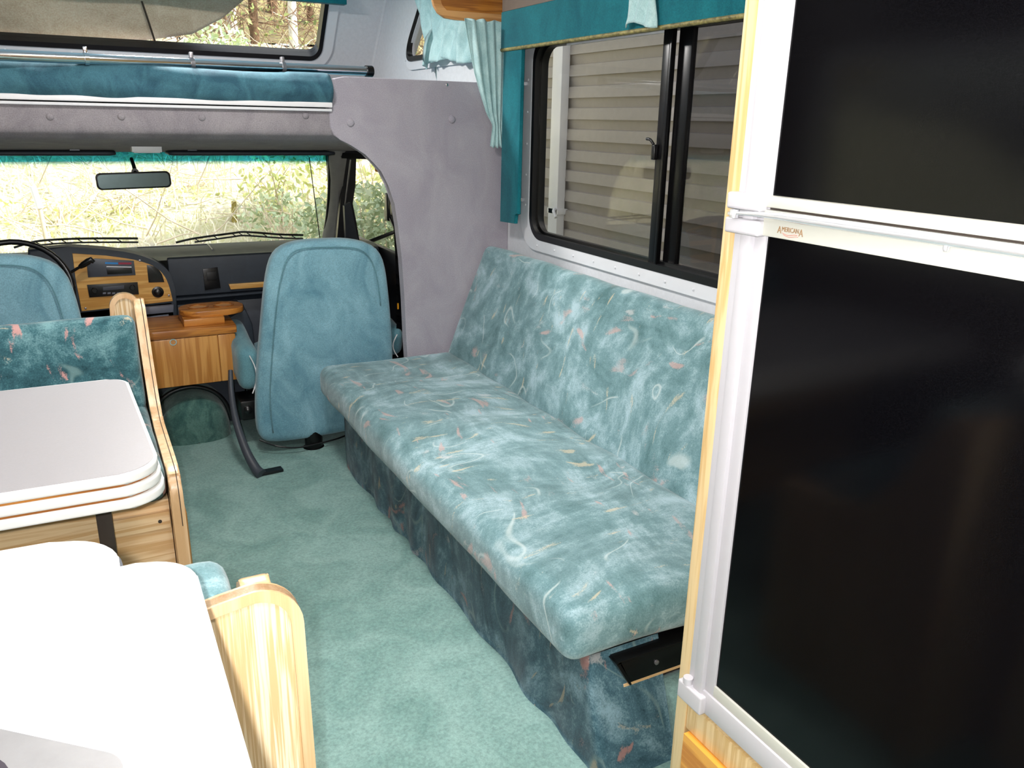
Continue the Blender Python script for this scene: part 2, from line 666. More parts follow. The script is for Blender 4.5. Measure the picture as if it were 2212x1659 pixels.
# right wall with window openings (window_1, window_3)
def wall_with_holes(name, x0, x1, y0, y1, z0, z1, holes, mat):
    bm = BM()
    ys = sorted({y0, y1} | {h[0] for h in holes} | {h[1] for h in holes})
    zs = sorted({z0, z1} | {h[2] for h in holes} | {h[3] for h in holes})
    for a in range(len(ys) - 1):
        for b in range(len(zs) - 1):
            cy, cz = (ys[a] + ys[a + 1]) / 2, (zs[b] + zs[b + 1]) / 2
            if any(h[0] < cy < h[1] and h[2] < cz < h[3] for h in holes):
                continue
            box(bm, x0, x1, ys[a], ys[a + 1], zs[b], zs[b + 1])
    bmesh.ops.remove_doubles(bm, verts=bm.verts, dist=1e-5)
    return struct(name, bm, mat)

wall_with_holes('wall_right', WX, WX + 0.05, YB, 3.43, -0.06, ZC, [(1.42, 3.19, 0.955, 1.775)], 'wall_paper')
# cab-over side wall: a slanted front edge
FS = 0.8
def yfront(z):
    return 5.30 - FS * (z - 1.76)
bm = BM()
W3 = (3.72, 4.62, 1.765, 2.14)
prism(bm, [(3.43, 1.42), (5.55, 1.42), (yfront(1.765), 1.765), (3.43, 1.765)], WX, WX + 0.05, 'x')
prism(bm, [(3.43, 1.765), (3.72, 1.765), (3.72, 2.14), (3.43, 2.14)], WX, WX + 0.05, 'x')
prism(bm, [(4.72, 1.765), (yfront(1.765), 1.765), (yfront(2.14), 2.14), (4.32, 2.14)], WX, WX + 0.05, 'x')
prism(bm, [(3.43, 2.14), (yfront(2.14), 2.14), (yfront(ZC), ZC), (3.43, ZC)], WX, WX + 0.05, 'x')
struct('wall_right_cabover', bm, 'wall_paper')
bm = BM()
prism(bm, [(YB, -0.06), (3.43, -0.06), (3.43, ZC), (YB, ZC)], LX - 0.05, LX, 'x')
bm.free()
wall_with_holes('wall_left', LX - 0.05, LX, YB, 3.43, -0.06, ZC, [(1.3, 2.6, 1.0, 1.7), (-0.2, 0.6, 1.15, 1.6)], 'panel_dark')
bm = BM()
prism(bm, [(3.43, 1.42), (5.55, 1.42), (yfront(ZC), ZC), (3.43, ZC)], LX - 0.05, LX, 'x')
struct('wall_left_cabover', bm, 'wall_paper')
bm = BM()
box(bm, LX, WX, YB - 0.05, YB, -0.06, ZC)
struct('wall_back', bm, 'panel_dark')
bm = BM()
box(bm, LX - 0.05, WX + 0.05, YB - 0.05, 5.0, ZC, ZC + 0.05)
struct('ceiling', bm, 'white_frame')

# slanted cab-over front wall with its window opening (window_2)
def FPt(px, py):
    d = M3 @ Vector((px - 1106.0, 829.5 - py, -FPX))
    # y + FS*z = 5.30+FS*1.76
    k = 5.30 + FS * 1.76
    t = (k - CAM.y - FS * CAM.z) / (d.y + FS * d.z)
    return CAM + d * t
def F3(x, z, off=0.0):
    n = Vector((0, -1, -FS)).normalized()
    return Vector((x, yfront(z), z)) + n * off
a_ = FPt(0, 92); b_ = FPt(660, 118); c_ = FPt(697, 60); 
wz0 = (a_.z + b_.z) / 2
wx1 = c_.x
wx0 = -0.75
wz1 = 2.18
def slantring(bm, outer, inner, o0, o1):
    L = []
    for loop, o in ((outer, o0), (inner, o0), (inner, o1), (outer, o1)):
        L.append([bm.verts.new(F3(a, b, o)) for a, b in loop])
    n = len(outer)
    for k in range(4):
        A, B_ = L[k], L[(k + 1) % 4]
        for i in range(n):
            bm.faces.new((A[i], A[(i + 1) % n], B_[(i + 1) % n], B_[i]))
bm = BM()
inn = rrect(wx0, wx1, wz0, wz1, 0.06)
out = []
for (x, z) in inn:  # project to the wall's outline rectangle
    fx = LX if x < wx0 + .061 else (WX if x > wx1 - .061 else x)
    fz = 1.42 if z < wz0 + .061 else (ZC if z > wz1 - .061 else z)
    out.append((fx, fz))
slantring(bm, out, inn, 0.0, -0.05)
struct('wall_front', bm, 'wall_paper')
win2 = thing('window_2', '', '', F3((wx0 + wx1) / 2, wz0))
del win2['label']; del win2['category']
win2['kind'] = 'structure'
bm = BM()
slantring(bm, rrect(wx0 - .075, wx1 + .075, wz0 - .062, wz1 + .07, 0.12), rrect(wx0 - .005, wx1 + .005, wz0 - .005, wz1 + .005, 0.065), 0.0, 0.012)
obj('window_frame', bm, 'white_frame', win2, smooth=40)
bm = BM()
slantring(bm, rrect(wx0 - .012, wx1 + .012, wz0 - .012, wz1 + .012, 0.07), rrect(wx0 + .012, wx1 - .012, wz0 + .012, wz1 - .012, 0.05), 0.018, -0.05)
obj('window_gasket', bm, 'black_rubber', win2, smooth=40)
bm = BM()
lp = rrect(wx0 + .012, wx1 - .012, wz0 + .012, wz1 - .012, 0.05)
v0 = [bm.verts.new(F3(a, b, -0.02)) for a, b in lp]
v1 = [bm.verts.new(F3(a, b, -0.024)) for a, b in lp]
bm.faces.new(v0); bm.faces.new(v1[::-1])
for i in range(len(lp)):
    bm.faces.new((v0[i], v0[(i + 1) % len(lp)], v1[(i + 1) % len(lp)], v1[i]))
obj('pane', bm, 'windshield_glass', win2)
bm = BM()
for k in range(14):
    x = wx0 + 0.05 + k * 0.155
    for z in (wz0 - 0.034,):
        p = F3(x, z, 0.012)
        lathe(bm, [(0.004, 0.003), (0.004, -0.003)], p, 'y', 8)
obj('screw', bm, 'white_frame', win2)
# corner moulding of the cab-over
bm = BM()
a = F3(WX - 0.002, 1.45, 0.002); b = F3(WX - 0.002, ZC, 0.002)
tube(bm, [a, b], 0.012, 8)
struct('trim_1', bm, 'wall_paper', smooth=60)

# window_3: small cab-over side window
win3 = thing('window_3', '', '', (WX, 4.1, 1.765)); del win3['label']; del win3['category']; win3['kind'] = 'structure'
def slant_side(y0, y1, z0, z1, r, s=1.05):
    # front edge leans with the body line
    return [(y + (-(z - z0) * s if y > (y0 + y1) / 2 else 0), z) for y, z in rrect(y0, y1 + .10, z0, z1, r, 8, (r, r * 1.9, r, r))]
bm = BM()
ring(bm, slant_side(3.66, 4.70, 1.715, 2.20, .11), slant_side(3.72, 4.63, 1.765, 2.14, .07), WX - 0.012, WX, 'x')
obj('window_frame', bm, 'white_frame', win3, smooth=40)
bm = BM()
ring(bm, slant_side(3.70, 4.635, 1.760, 2.15, .075), slant_side(3.74, 4.605, 1.785, 2.12, .06), WX - 0.02, WX + 0.012, 'x')
obj('window_gasket', bm, 'black_rubber', win3, smooth=40)
bm = BM()
box(bm, WX + .02, WX + .024, 3.72, 4.62, 1.765, 2.14)
obj('pane', bm, 'window_glass', win3)

# window_1: sliding window over the sofa
win1 = thing('window_1', '', '', (WX, 2.3, 0.965)); del win1['label']; del win1['category']; win1['kind'] = 'structure'
bm = BM()
ring(bm, rrect(1.35, 3.255, 0.912, 1.83, .13, 10), rrect(1.42, 3.175, 0.968, 1.765, .085, 10), WX - 0.012, WX, 'x')
obj('window_frame', bm, 'white_frame', win1, smooth=40)
bm = BM()
ring(bm, rrect(1.40, 3.176, 0.960, 1.785, .10, 10), rrect(1.43, 3.155, 0.985, 1.752, .08, 10), WX - 0.014, WX + 0.01, 'x')
ring(bm, rrect(1.41, 3.172, 0.965, 1.775, .09, 10), rrect(1.44, 3.142, 0.995, 1.745, .075, 10), WX + 0.01, WX + 0.03, 'x')
ring(bm, rrect(1.41, 3.19, 0.955, 1.775, .09, 10), rrect(1.46, 3.165, 0.98, 1.745, .075, 10), WX + 0.03, WX + 0.055, 'x')
obj('window_gasket', bm, 'black_rubber', win1, smooth=40)
bm = BM()
for y, z in [(3.215, 1.1 + k * 0.13) for k in range(5)] + [(3.1 - k * 0.15, 0.935) for k in range(12)]:
    lathe(bm, [(0.0045, 0.0), (0.0045, -0.0025), (0.002, -0.004)], (WX - 0.012, y, z), 'x', 8)
obj('screw', bm, 'white_frame', win1, smooth=40)
bm = BM()
box(bm, WX - 0.004, WX + 0.016, 2.27, 2.315, 0.975, 1.76, .003)
box(bm, WX - 0.010, WX - 0.004, 2.262, 2.275, 0.975, 1.76, .002)
obj('sash_stile', bm, 'black_metal', win1, smooth=40)
bm = BM()
box(bm, WX + 0.018, WX + 0.04, 2.195, 2.262, 0.975, 1.76, .004)
obj('sash_stile', bm, 'black_metal', win1, smooth=40)
bm = BM()
box(bm, WX - 0.022, WX - 0.004, 2.300, 2.318, 1.335, 1.385, .004)
tube(bm, smooth_path([(WX - .018, 2.31, 1.385), (WX - .022, 2.325, 1.40), (WX - .022, 2.345, 1.402)]), 0.005, 8)
obj('latch', bm, 'black_plastic', win1, smooth=60)
bm = BM()
box(bm, WX + 0.004, WX + 0.009, 2.30, 3.15, 0.985, 1.752)
obj('pane', bm, 'window_glass', win1)
bm = BM()
box(bm, WX + 0.028, WX + 0.033, 1.44, 2.22, 0.985, 1.752)
obj('pane', bm, 'tinted_glass', win1)
bm = BM()
box(bm, WX - .002, WX + 0.012, 2.3, 2.93, 1.736, 1.746)
obj('sash_rail', bm, 'white_frame', win1)

# dinette window on the left wall and kitchen window (out of frame, they light the room)
for k, (y0, y1, z0, z1) in enumerate([(1.3, 2.6, 1.0, 1.7), (-0.2, 0.6, 1.15, 1.6)]):
    w = thing('window_%d' % (4 + k), '', '', (LX, (y0 + y1) / 2, z0)); del w['label']; del w['category']; w['kind'] = 'structure'
    bm = BM()
    ring(bm, rrect(y0 - .06, y1 + .06, z0 - .06, z1 + .06, .1), rrect(y0, y1, z0, z1, .07), LX - 0.02, LX + .012, 'x')
    obj('window_frame', bm, 'white_frame', w)
    bm = BM()
    box(bm, LX - .03, LX - .026, y0, y1, z0, z1)
    obj('pane', bm, 'window_glass', w)

# ================================================================== padded wing panel beside the cab opening
def PY(px, py, y=YP):
    p = P(px, py, 1, y)
    return (p.x, p.z)
wing = thing('padded_wing_panel', 'grey cloth padded wing panel between sofa and cab opening', 'panel', (1.4, YP, 0))
op = [PY(708, 178), PY(740, 166), PY(1032, 178), (WX, PY(1040, 178)[1]), (WX, 0.0), (1.30, 0.0), (1.262, 0.3), PY(878, 740), PY(874, 650), PY(868, 560), PY(860, 490), PY(852, 440),
      PY(842, 400), PY(826, 368), PY(808, 348), PY(788, 333), PY(757, 313), PY(735, 302), PY(720, 292), PY(713, 275)]
# round the top-left corner
tl = PY(708, 178)
op = [PY(708, 200), PY(709, 186), PY(714, 176), PY(724, 169), PY(745, 165)] + op[2:]
bm = BM()
prism(bm, op, YP, YP + 0.05, 'y', bev=0.007, seg=3)
obj('padding', bm, 'panel_cloth', wing, smooth=50)
for px, py in ((757, 265), (976, 258)):
    x, z = PY(px, py)
    bm = BM()
    lathe(bm, [(0.017, 0.002), (0.016, -0.003), (0.010, -0.006), (0.002, -0.007)], (x, YP, z), 'y', 20)
    obj('button', bm, 'panel_cloth', wing, smooth=180)
x, z = PY(965, 183)
bm = BM()
lathe(bm, [(0.006, 0.002), (0.006, -0.004), (0.002, -0.006)], (x, YP, z), 'y', 12)
obj('screw', bm, 'chrome', wing, label='bright metal screw', smooth=40)

# ================================================================== cab-over bunk
bunk = thing('cabover_bunk', 'cab-over bunk with teal padded front, white edge rail and grey underside', 'bunk', (0.3, YP, 1.38))
zt = 1.605
def fbunk(u, v):
    x = LX + u * (0.955 - LX)
    w = mnoise.noise(Vector((x * 3.2, v * 2.0 + x * 1.5, 1.0)))
    w2 = mnoise.noise(Vector((x * 9.0 + v * 5, v * 3.0, 4.0)))
    top = zt + 0.006 * math.sin(x * 7) * (x < .8)
    z = 1.505 + v * (top - 1.505)
    w3 = math.sin(x * 21 + v * 2.6 + 3 * mnoise.noise(Vector((x * 2.1, 0, 0)))) * max(0, mnoise.noise(Vector((x * 1.7 + 5, 0, 2))) + .25)
    y = YP + 0.008 - math.sin(PI * min(v * 1.1, 1)) * 0.03 + (w * 0.014 + w2 * 0.003 + w3 * .022) * math.sin(PI * v)
    if v > 0.92:
        y += (v - 0.92) * 1.2
    return Vector((x, y, z))
bm = BM()
sheet(bm, fbunk, 130, 16, thick=-0.02)
obj('padded_front', bm, 'bunk_vinyl', bunk, smooth=180)
bm = BM()
box(bm, LX, WX, YP + 0.07, 4.95, 1.50, 1.60, .03, 3)
obj('mattress', bm, 'bunk_vinyl', bunk, smooth=60)
bm = BM()
box(bm, LX, 0.955, YP - 0.022, YP + 0.03, 1.489, 1.509, .004)
obj('edge_rail', bm, 'white_plastic', bunk, label='bright white edge rail', smooth=40)
bm = BM()
box(bm, LX, 0.955, YP - 0.012, YP + 0.03, 1.474, 1.485, .003)
obj('edge_rail', bm, 'white_frame', bunk, smooth=40)
bm = BM()
prof = [(3.405, 1.474), (3.405, 1.40), (3.43, 1.372), (3.50, 1.352), (3.75, 1.325), (4.05, 1.300), (4.32, 1.280), (4.34, 1.30), (4.34, 1.47)]
pr = []
for p in smooth_path([(0, a, b) for a, b in prof[:7]], 5):
    pr.append((p.y, p.z))
pr += prof[7:]
prism(bm, pr, LX, 1.10, 'x')
prism(bm, [(a, b) for a, b in [(3.455, 1.474), (3.455, 1.37), (3.7, 1.33), (4.32, 1.285), (4.34, 1.47)]], 1.10, 1.52, 'x')
obj('headliner', bm, 'headliner_cloth', bunk, smooth=40)
for px, py in ((108, 252), (262, 252), (436, 254), (660, 250)):
    x, z = PY(px, py, 3.405)
    bm = BM()
    lathe(bm, [(0.014, 0.003), (0.013, -0.003), (0.008, -0.006), (0.002, -0.007)], (x, 3.405, z), 'y', 18)
    obj('button', bm, 'headliner_cloth', bunk, smooth=180)
bm = BM()
box(bm, LX, WX, 4.34, 5.5, 1.42, 1.495)
obj('platform', bm, 'headliner_cloth', bunk)

# chrome rod along the bunk front
rod = thing('bunk_rod', 'polished metal rod with clips lying above the teal bunk front', 'rod', (0.3, 3.46, 1.6))
bm = BM()
zr0, zr1 = P(0, 119, 1, 3.34), P(798, 154, 1, 3.58)
d = (zr1 - zr0).normalized()
tube(bm, [zr0 - d * 0.9, zr1], 0.0185, 20)
obj('tube', bm, 'chrome', rod, smooth=50)
bm = BM()
tube(bm, [zr1 - d * 0.018, zr1 + d * 0.012], 0.023, 16)
obj('end_cap', bm, 'black_plastic', rod, label='black end cap', smooth=50)
for px, m_ in ((185, 'chrome'), (415, 'steel'), (620, 'steel')):
    p = P(px, 120 + px * .04, 1, 3.44)
    t = (p.x - zr0.x) / d.x
    q = zr0 + d * t
    bm = BM()
    tube(bm, [q - d * 0.007, q + d * 0.007], 0.0225, 16)
    box(bm, q.x - .007, q.x + .007, q.y - .008, q.y + .016, q.z + .012, q.z + .040, .003)
    obj('clip', bm, m_, rod, smooth=40)

# small dark teal valance end over the cab-over window
bm = BM()
p = FPt(745, 8)
prism(bm, [(p.x - 0.13, 2.06), (p.x, 2.055), (p.x, 2.13), (p.x - 0.13, 2.13)], yfront(2.1) - 0.14, yfront(2.1) - 0.05, 'y', bev=.004)
bm.free()
bm = BM()
box(bm, -0.8, P(745, 5, 1, yfront(2.09) - .09).x, yfront(2.09) - 0.13, yfront(2.09) - .07, P(720, 9, 1, yfront(2.09) - .1).z, ZC, .004)
obj('cabover_valance', bm, 'valance_cloth', label='dark teal valance at the ceiling above the front bunk window', cat='valance', smooth=40)

# ================================================================== cab: windshield, doors, dash
cabm = 0.30
# windshield glass and surround
def WP(px, py, t):
    return P(px, py, 1, 4.30 + t * 0.45)
wtr, wbr = P(708, 334, 1, 4.33), P(694, 522, 1, 4.72)
ztop, zbot = wtr.z, wbr.z - 0.02
def wsx(v, side):
    xr = wtr.x + (wbr.x - wtr.x) * v + 0.04 * math.sin(PI * v) * 0.4
    return xr if side > 0 else 2 * cabm - xr
def ws(u, v):
    xl, xr = wsx(v, -1), wsx(v, 1)
    x = xl + u * (xr - xl)
    y = 4.33 + (4.72 - 4.33) * v + 0.06 * (1 - (2 * u - 1) ** 2)
    return Vector((x, y, ztop + 0.03 + (zbot - ztop - 0.03) * v))
win6 = thing('windshield', 'wide windshield across the cab with teal shade band along its top', 'windshield', (cabm, 4.7, zbot))
bm = BM()
sheet(bm, lambda u, v: ws(u, 0.0 + v), 30, 12, thick=0.004)
obj('pane', bm, 'windshield_glass', win6, smooth=180)
bm = BM()
sheet(bm, lambda u, v: ws(u, v * 0.16) + Vector((0, -0.008, 0)), 30, 4)
obj('shade_band', bm, 'shade_band_glass', win6, label='teal tinted shade band', smooth=180)
bm = BM()
def frame_tube(fn, r, n=16):
    return [fn(i / n) for i in range(n + 1)]
tube(bm, frame_tube(lambda t: ws(1, t) + Vector((0.008, -0.01, 0)), 1), 0.012, 8)
tube(bm, frame_tube(lambda t: ws(0, t) + Vector((-0.008, -0.01, 0)), 1), 0.012, 8)
tube(bm, frame_tube(lambda t: ws(t, 0.0), 1), 0.014, 8)
tube(bm, frame_tube(lambda t: ws(t, 1.0), 1), 0.014, 8)
obj('gasket', bm, 'black_rubber', win6, smooth=60)

# wipers (outside, resting at the foot of the glass)
for nm, pts, grp in (('windshield_wiper', [(0, 0), (30, 535), (75, 522), (130, 517), (200, 515), (298, 515)], 'L'),
                     ('windshield_wiper', [(0, 0), (380, 524), (420, 515), (500, 504), (530, 501), (600, 506), (655, 508)], 'R')):
    w = thing(nm, {'L': 'black windshield wiper resting below the rear view mirror', 'R': 'black windshield wiper whose middle rises above the pale dash top'}[grp], 'wiper', P(pts[-2][0], pts[-2][1], 1, 4.85))
    pp = [P(a, b, 1, 4.86) for a, b in pts[1:]]
    bm = BM()
    tube(bm, smooth_path(pp, 5), 0.006, 6)
    obj('arm', bm, 'black_rubber', w, smooth=60)
    bm = BM()
    tube(bm, smooth_path([p + Vector((0, 0.01, -0.022)) for p in pp[1:]], 5), 0.005, 6)
    for i in range(1, len(pp) - 1):
        for f in (0, 0.5):
            q = pp[i].lerp(pp[i + 1], f)
            tube(bm, [q, q + Vector((0.03, 0.01, -0.022))], 0.003, 5)
    obj('blade', bm, 'black_rubber', w, smooth=60)

# rear view mirror
mir = thing('rear_view_mirror', 'dark rear view mirror hanging in front of the windshield', 'mirror', P(288, 408, 1, 4.15))
ym = 4.22
a = P(207, 390, 1, ym); b = P(370, 394, 1, ym)
cx = (a.x + b.x) / 2; cz = (P(288, 372, 1, ym).z + P(288, 408, 1, ym).z) / 2
hw = (b.x - a.x) / 2; hh = (P(288, 372, 1, ym).z - P(288, 408, 1, ym).z) / 2
Rm = Matrix.Translation((cx, ym, cz)) @ Matrix.Rotation(math.radians(-1.5), 4, 'Y') @ Matrix.Translation((-cx, -ym, -cz))
bm = BM()
prism(bm, rrect(cx - hw, cx + hw, cz - hh, cz + hh, hh * .55), ym, ym + .022, 'y', bev=.004)
bmesh.ops.transform(bm, matrix=Rm, verts=bm.verts)
obj('housing', bm, 'black_plastic', mir, smooth=50)
bm = BM()
prism(bm, rrect(cx - hw + .008, cx + hw - .008, cz - hh + .007, cz + hh - .007, hh * .45), ym - .0015, ym + .004, 'y')
bmesh.ops.transform(bm, matrix=Rm, verts=bm.verts)
obj('glass', bm, 'mirror_face', mir)
bm = BM()
tube(bm, [(cx + .01, ym + .02, cz + hh * .8), (cx + .01, ym + .06, cz + hh + .02), (cx + .01, 4.40, 1.245)], .009, 8)
lathe(bm, [(.016, -.006), (.016, .006)], (cx + .01, ym + .03, cz + hh), 'y', 12)
obj('bracket', bm, 'black_plastic', mir, smooth=60)

# sun visors
for nm, x0, x1, lab in (('sun_visor', P(0, 330, 1, 4.15).x - .35, P(248, 322, 1, 4.15).x, 'dark sun visor folded up at the left of the windshield top'),
                        ('sun_visor', P(358, 318, 1, 4.15).x, P(714, 325, 1, 4.15).x, 'dark sun visor folded up at the right of the windshield top')):
    v = thing(nm, lab, 'visor', ((x0 + x1) / 2, 4.15, 1.28))
    bm = BM()
    softbox(bm, (x0, 4.06, 1.274), (x1, 4.24, 1.295), .01, (16, 8, 4))
    obj('pad', bm, 'dash_vinyl', v, smooth=180)
    bm = BM()
    tube(bm, [(x0 + .02, 4.245, 1.283), (x1 - .01, 4.245, 1.283)], .006, 8)
    obj('hinge_rod', bm, 'black_plastic', v, smooth=60)
    xc = x1 - 0.16 if x0 < 0 else x0 + 0.1
    bm = BM()
    box(bm, xc - .02, xc + .02, 4.04, 4.06, 1.296, 1.304, .002)
    obj('clip', bm, 'ashtray_grey', v)
# map light
bm = BM()
a = P(280, 297, 1, 3.82)
b = P(345, 297, 1, 3.82)
lx0, lx1 = a.x, b.x
lamp = thing('map_light', 'small white rectangular map light on the grey headliner', 'lamp', ((lx0 + lx1) / 2, 3.8, 1.3))
box(bm, lx0, lx1, 3.775, 3.85, 1.300, 1.335, .004)
obj('housing', bm, 'white_plastic', lamp, smooth=40)
bm = BM()
box(bm, lx0 + .008, lx1 - .008, 3.783, 3.843, 1.297, 1.302, .001)
obj('lens', bm, 'white_frame', lamp)

# A pillar, door frame and door (right side), and mirrored closing on the left
def quadbar(bm, pts, depth):
    """pts: list of (px,py,y) outline -> slab of given depth along y"""
    f = [P(a, b, 1, y) for a, b, y in pts]
    v0 = [bm.verts.new(p) for p in f]
    v1 = [bm.verts.new(p + Vector((0, depth, 0))) for p in f]
    n = len(f)
    bm.faces.new(v0)
    bm.faces.new(v1[::-1])
    for i in range(n):
        bm.faces.new((v0[i], v0[(i + 1) % n], v1[(i + 1) % n], v1[i]))
yt, yb = 4.30, 4.62
bm = BM()
Lp, Rp = [], []
for (l, r_, py, y) in ((712, 752, 322, 4.30), (715, 748, 350, 4.33), (718, 742, 390, 4.40), (717, 738, 430, 4.47), (713, 734, 470, 4.54), (706, 730, 515, 4.61), (700, 728, 565, 4.66)):
    Lp.append(P(l, py, 1, y)); Rp.append(P(r_, py, 1, y))
rows_ = []
for a, b in zip(Lp, Rp):
    m_ = a.lerp(b, .5) + Vector((0, -.02, 0))
    rows_.append([bm.verts.new(v) for v in (a, a.lerp(m_, .6), m_, b.lerp(m_, .6), b, b + Vector((0.01, .06, 0)), a + Vector((-.01, .06, 0)))])
for a, b in zip(rows_[:-1], rows_[1:]):
    for k in range(7):
        bm.faces.new((a[k], a[(k + 1) % 7], b[(k + 1) % 7], b[k]))
bm.faces.new(rows_[0]); bm.faces.new(rows_[-1][::-1])
struct('trim_2', bm, 'pillar_grey', smooth=50)
door = thing('cab_passenger_door', 'dark cab passenger door with black framed side window', 'door', (1.40, 4.0, 0))
bm = BM()
yd = 4.36
quadbar(bm, [(746, 332, 4.42), (770, 332, 4.42), (768, 400, 4.42), (762, 440, 4.42), (770, 480, 4.42), (780, 540, 4.42), (726, 540, 4.42), (735, 440, 4.42), (741, 390, 4.42)], 0.03)
quadbar(bm, [(738, 330, yt), (810, 334, yt - .2), (812, 345, yt - .2), (770, 343, yt), (738, 342, yt)], 0.03)
box(bm, 1.385, 1.43, 3.45, 4.5, P(800, 340, 0, 1.39).z, 1.42)
box(bm, 1.24, 1.43, 4.30, 4.44, P(770, 338, 1, 4.35).z, 1.42)
box(bm, 1.40, 1.43, 3.5, 4.75, 0.0, 0.80, .01)
obj('frame', bm, 'black_rubber', door, smooth=30)
bm = BM()
tube(bm, [P(757, 345, 1, yt - .02), P(745, 445, 1, yt + .08)], .004, 6)
obj('channel', bm, 'steel', door, label='bright metal strip on the window frame')
bm = BM()
quadbar(bm, [(744, 445, yt - .03), (757, 437, yt - .03), (776, 530, yt + .08), (748, 530, yt + .08)], 0.03)
obj('mirror_patch', bm, 'belt_grey', door)
bm = BM()
box(bm, 1.402, 1.406, 3.5, 4.5, 0.78, 1.32)
obj('pane', bm, 'windshield_glass', door)
bm = BM()
box(bm, 1.255, 1.42, 3.45, 3.52, 0.0, 0.32, .01)
box(bm, 2 * cabm - 1.43, 2 * cabm - 1.40, 3.45, 4.75, 0.0, 1.42)
box(bm, 2 * cabm - 1.43, 1.43, 4.80, 4.86, -0.06, 0.72)
struct('wall_cab', bm, 'dash_vinyl')
# close gaps beside the cab under the bunk
bm = BM()
box(bm, 1.43, WX, 3.47, 3.50, 0, 1.42)
box(bm, LX, 2 * cabm - 1.40, 3.40, 3.45, 0, 1.42)
struct('wall_cab_side', bm, 'panel_cloth')

# outside mirror seen past the belt
om = thing('door_mirror', 'black outside mirror beyond the passenger door window', 'mirror', (1.62, 4.3, 0.95))
bm = BM()
p0 = P(840, 462, 0, 1.60); p1 = P(856, 500, 0, 1.60)
tube(bm, [p0, p1, Vector((1.44, p1.y, p1.z - .05))], .012, 8)
obj('arm', bm, 'black_plastic', om, smooth=60)
bm = BM()
box(bm, 1.58, 1.75, p0.y - .03, p0.y + .02, p0.z - .04, p0.z + .12, .012)
obj('housing', bm, 'black_plastic', om, smooth=60)
bm = BM()
a = P(815, 358, 0, 1.37)
softbox(bm, (a.x - .012, a.y - .018, a.z - .03), (a.x + .012, a.y + .018, a.z + .025), .01, (6, 6, 6))
obj('marker_light', bm, 'orange_plastic', label='small amber marker light at the top of the side window', cat='lamp', smooth=180)

# seat belt on the pillar beside the opening
belt = thing('seat_belt', 'black seat belt hanging beside the grey wing panel', 'belt', (1.27, 3.56, 0.3))
bm = BM()
pts = [(857, 425), (862, 490), (866, 560), (868, 640), (868, 700), (864, 760)]
wid = [.020, .024, .027, .028, .028, .028]
pp = smooth_path([P(a, b, 1, 3.56) for a, b in pts], 4)
for sgn in (0,):
    L = [bm.verts.new(p + Vector((-.027, 0, 0))) for p in pp]
    Rr = [bm.verts.new(p + Vector((.03, 0.01, 0))) for p in pp]
    for i in range(len(pp) - 1):
        bm.faces.new((L[i], Rr[i], Rr[i + 1], L[i + 1]))
bmesh.ops.solidify(bm, geom=bm.faces[:], thickness=0.004)
obj('webbing', bm, 'black_rubber', belt, smooth=40)
bm = BM()
q = P(858, 455, 1, 3.54)
box(bm, q.x - .03, q.x + .012, 3.525, 3.55, q.z - .02, q.z + .03, .006)
obj('guide', bm, 'black_plastic', belt, smooth=40)
bm = BM()
q = P(859, 661, 1, 3.553)
box(bm, q.x - .003, q.x + .003, 3.546, 3.552, q.z - .014, q.z + .014)
obj('tag', bm, 'orange_plastic', belt, label='small orange tag')

# ---------------------------------------------------------------- dashboard
YD = 4.15
def DP(px, py, y=YD):
    p = P(px, py, 1, y)
    return (p.x, p.z)
dash = thing('dashboard', 'dark blue-grey dashboard with oak bezel around heater controls and radio', 'dashboard', (cabm, YD, 0.5))
# right part body
bm = BM()
xr = 1.39
xl = DP(366, 600)[0]
zt_ = DP(500, 548)[1]
zb_ = DP(500, 655)[1]
sec = [(4.80, zt_ - .05), (YD + .05, zt_ + .002), (YD + .005, zt_ - .012), (YD, zt_ - .035), (YD + .012, zt_ - .19), (YD + .03, zb_ + .05), (YD + .06, zb_), (4.80, zb_)]
prism(bm, sec, xl, xr, 'x', bev=.008)
obj('panel', bm, 'dash_vinyl', dash, smooth=40)
# under-dash shelf behind the passenger seat
bm = BM()
box(bm, DP(520, 700)[0], xr, YD + .12, 4.8, 0.12, zb_, .02)
box(bm, DP(390, 690, 4.3)[0] - .1, DP(520, 700)[0], YD + .2, 4.8, 0.05, zb_, .02)
obj('lower_panel', bm, 'grey_plastic', dash, smooth=40)
# dash top pad
bm = BM()
prism(bm, [(YD + .02, zt_ + .0), (YD + .10, zt_ + .010), (4.78, zt_ - .035), (4.78, zt_ - .06), (YD + .03, zt_ - .02)], 2 * cabm - 1.38, xr, 'x', bev=.004)
obj('top_pad', bm, 'dash_top', dash, label='olive grey top pad', smooth=40)
bm = BM()
a = P(458, 528, 2, zt_ + .004); b = P(466, 546, 2, zt_ + .012)
tube(bm, [Vector((a.x, 4.62, zt_ - .018)), Vector((b.x, YD + .08, zt_ + .011))], .004, 6)
box(bm, DP(300, 530, 4.5)[0], DP(456, 530, 4.5)[0], 4.66, 4.68, zt_ - .03, zt_ - .020)
obj('seam', bm, 'grey_plastic', dash)
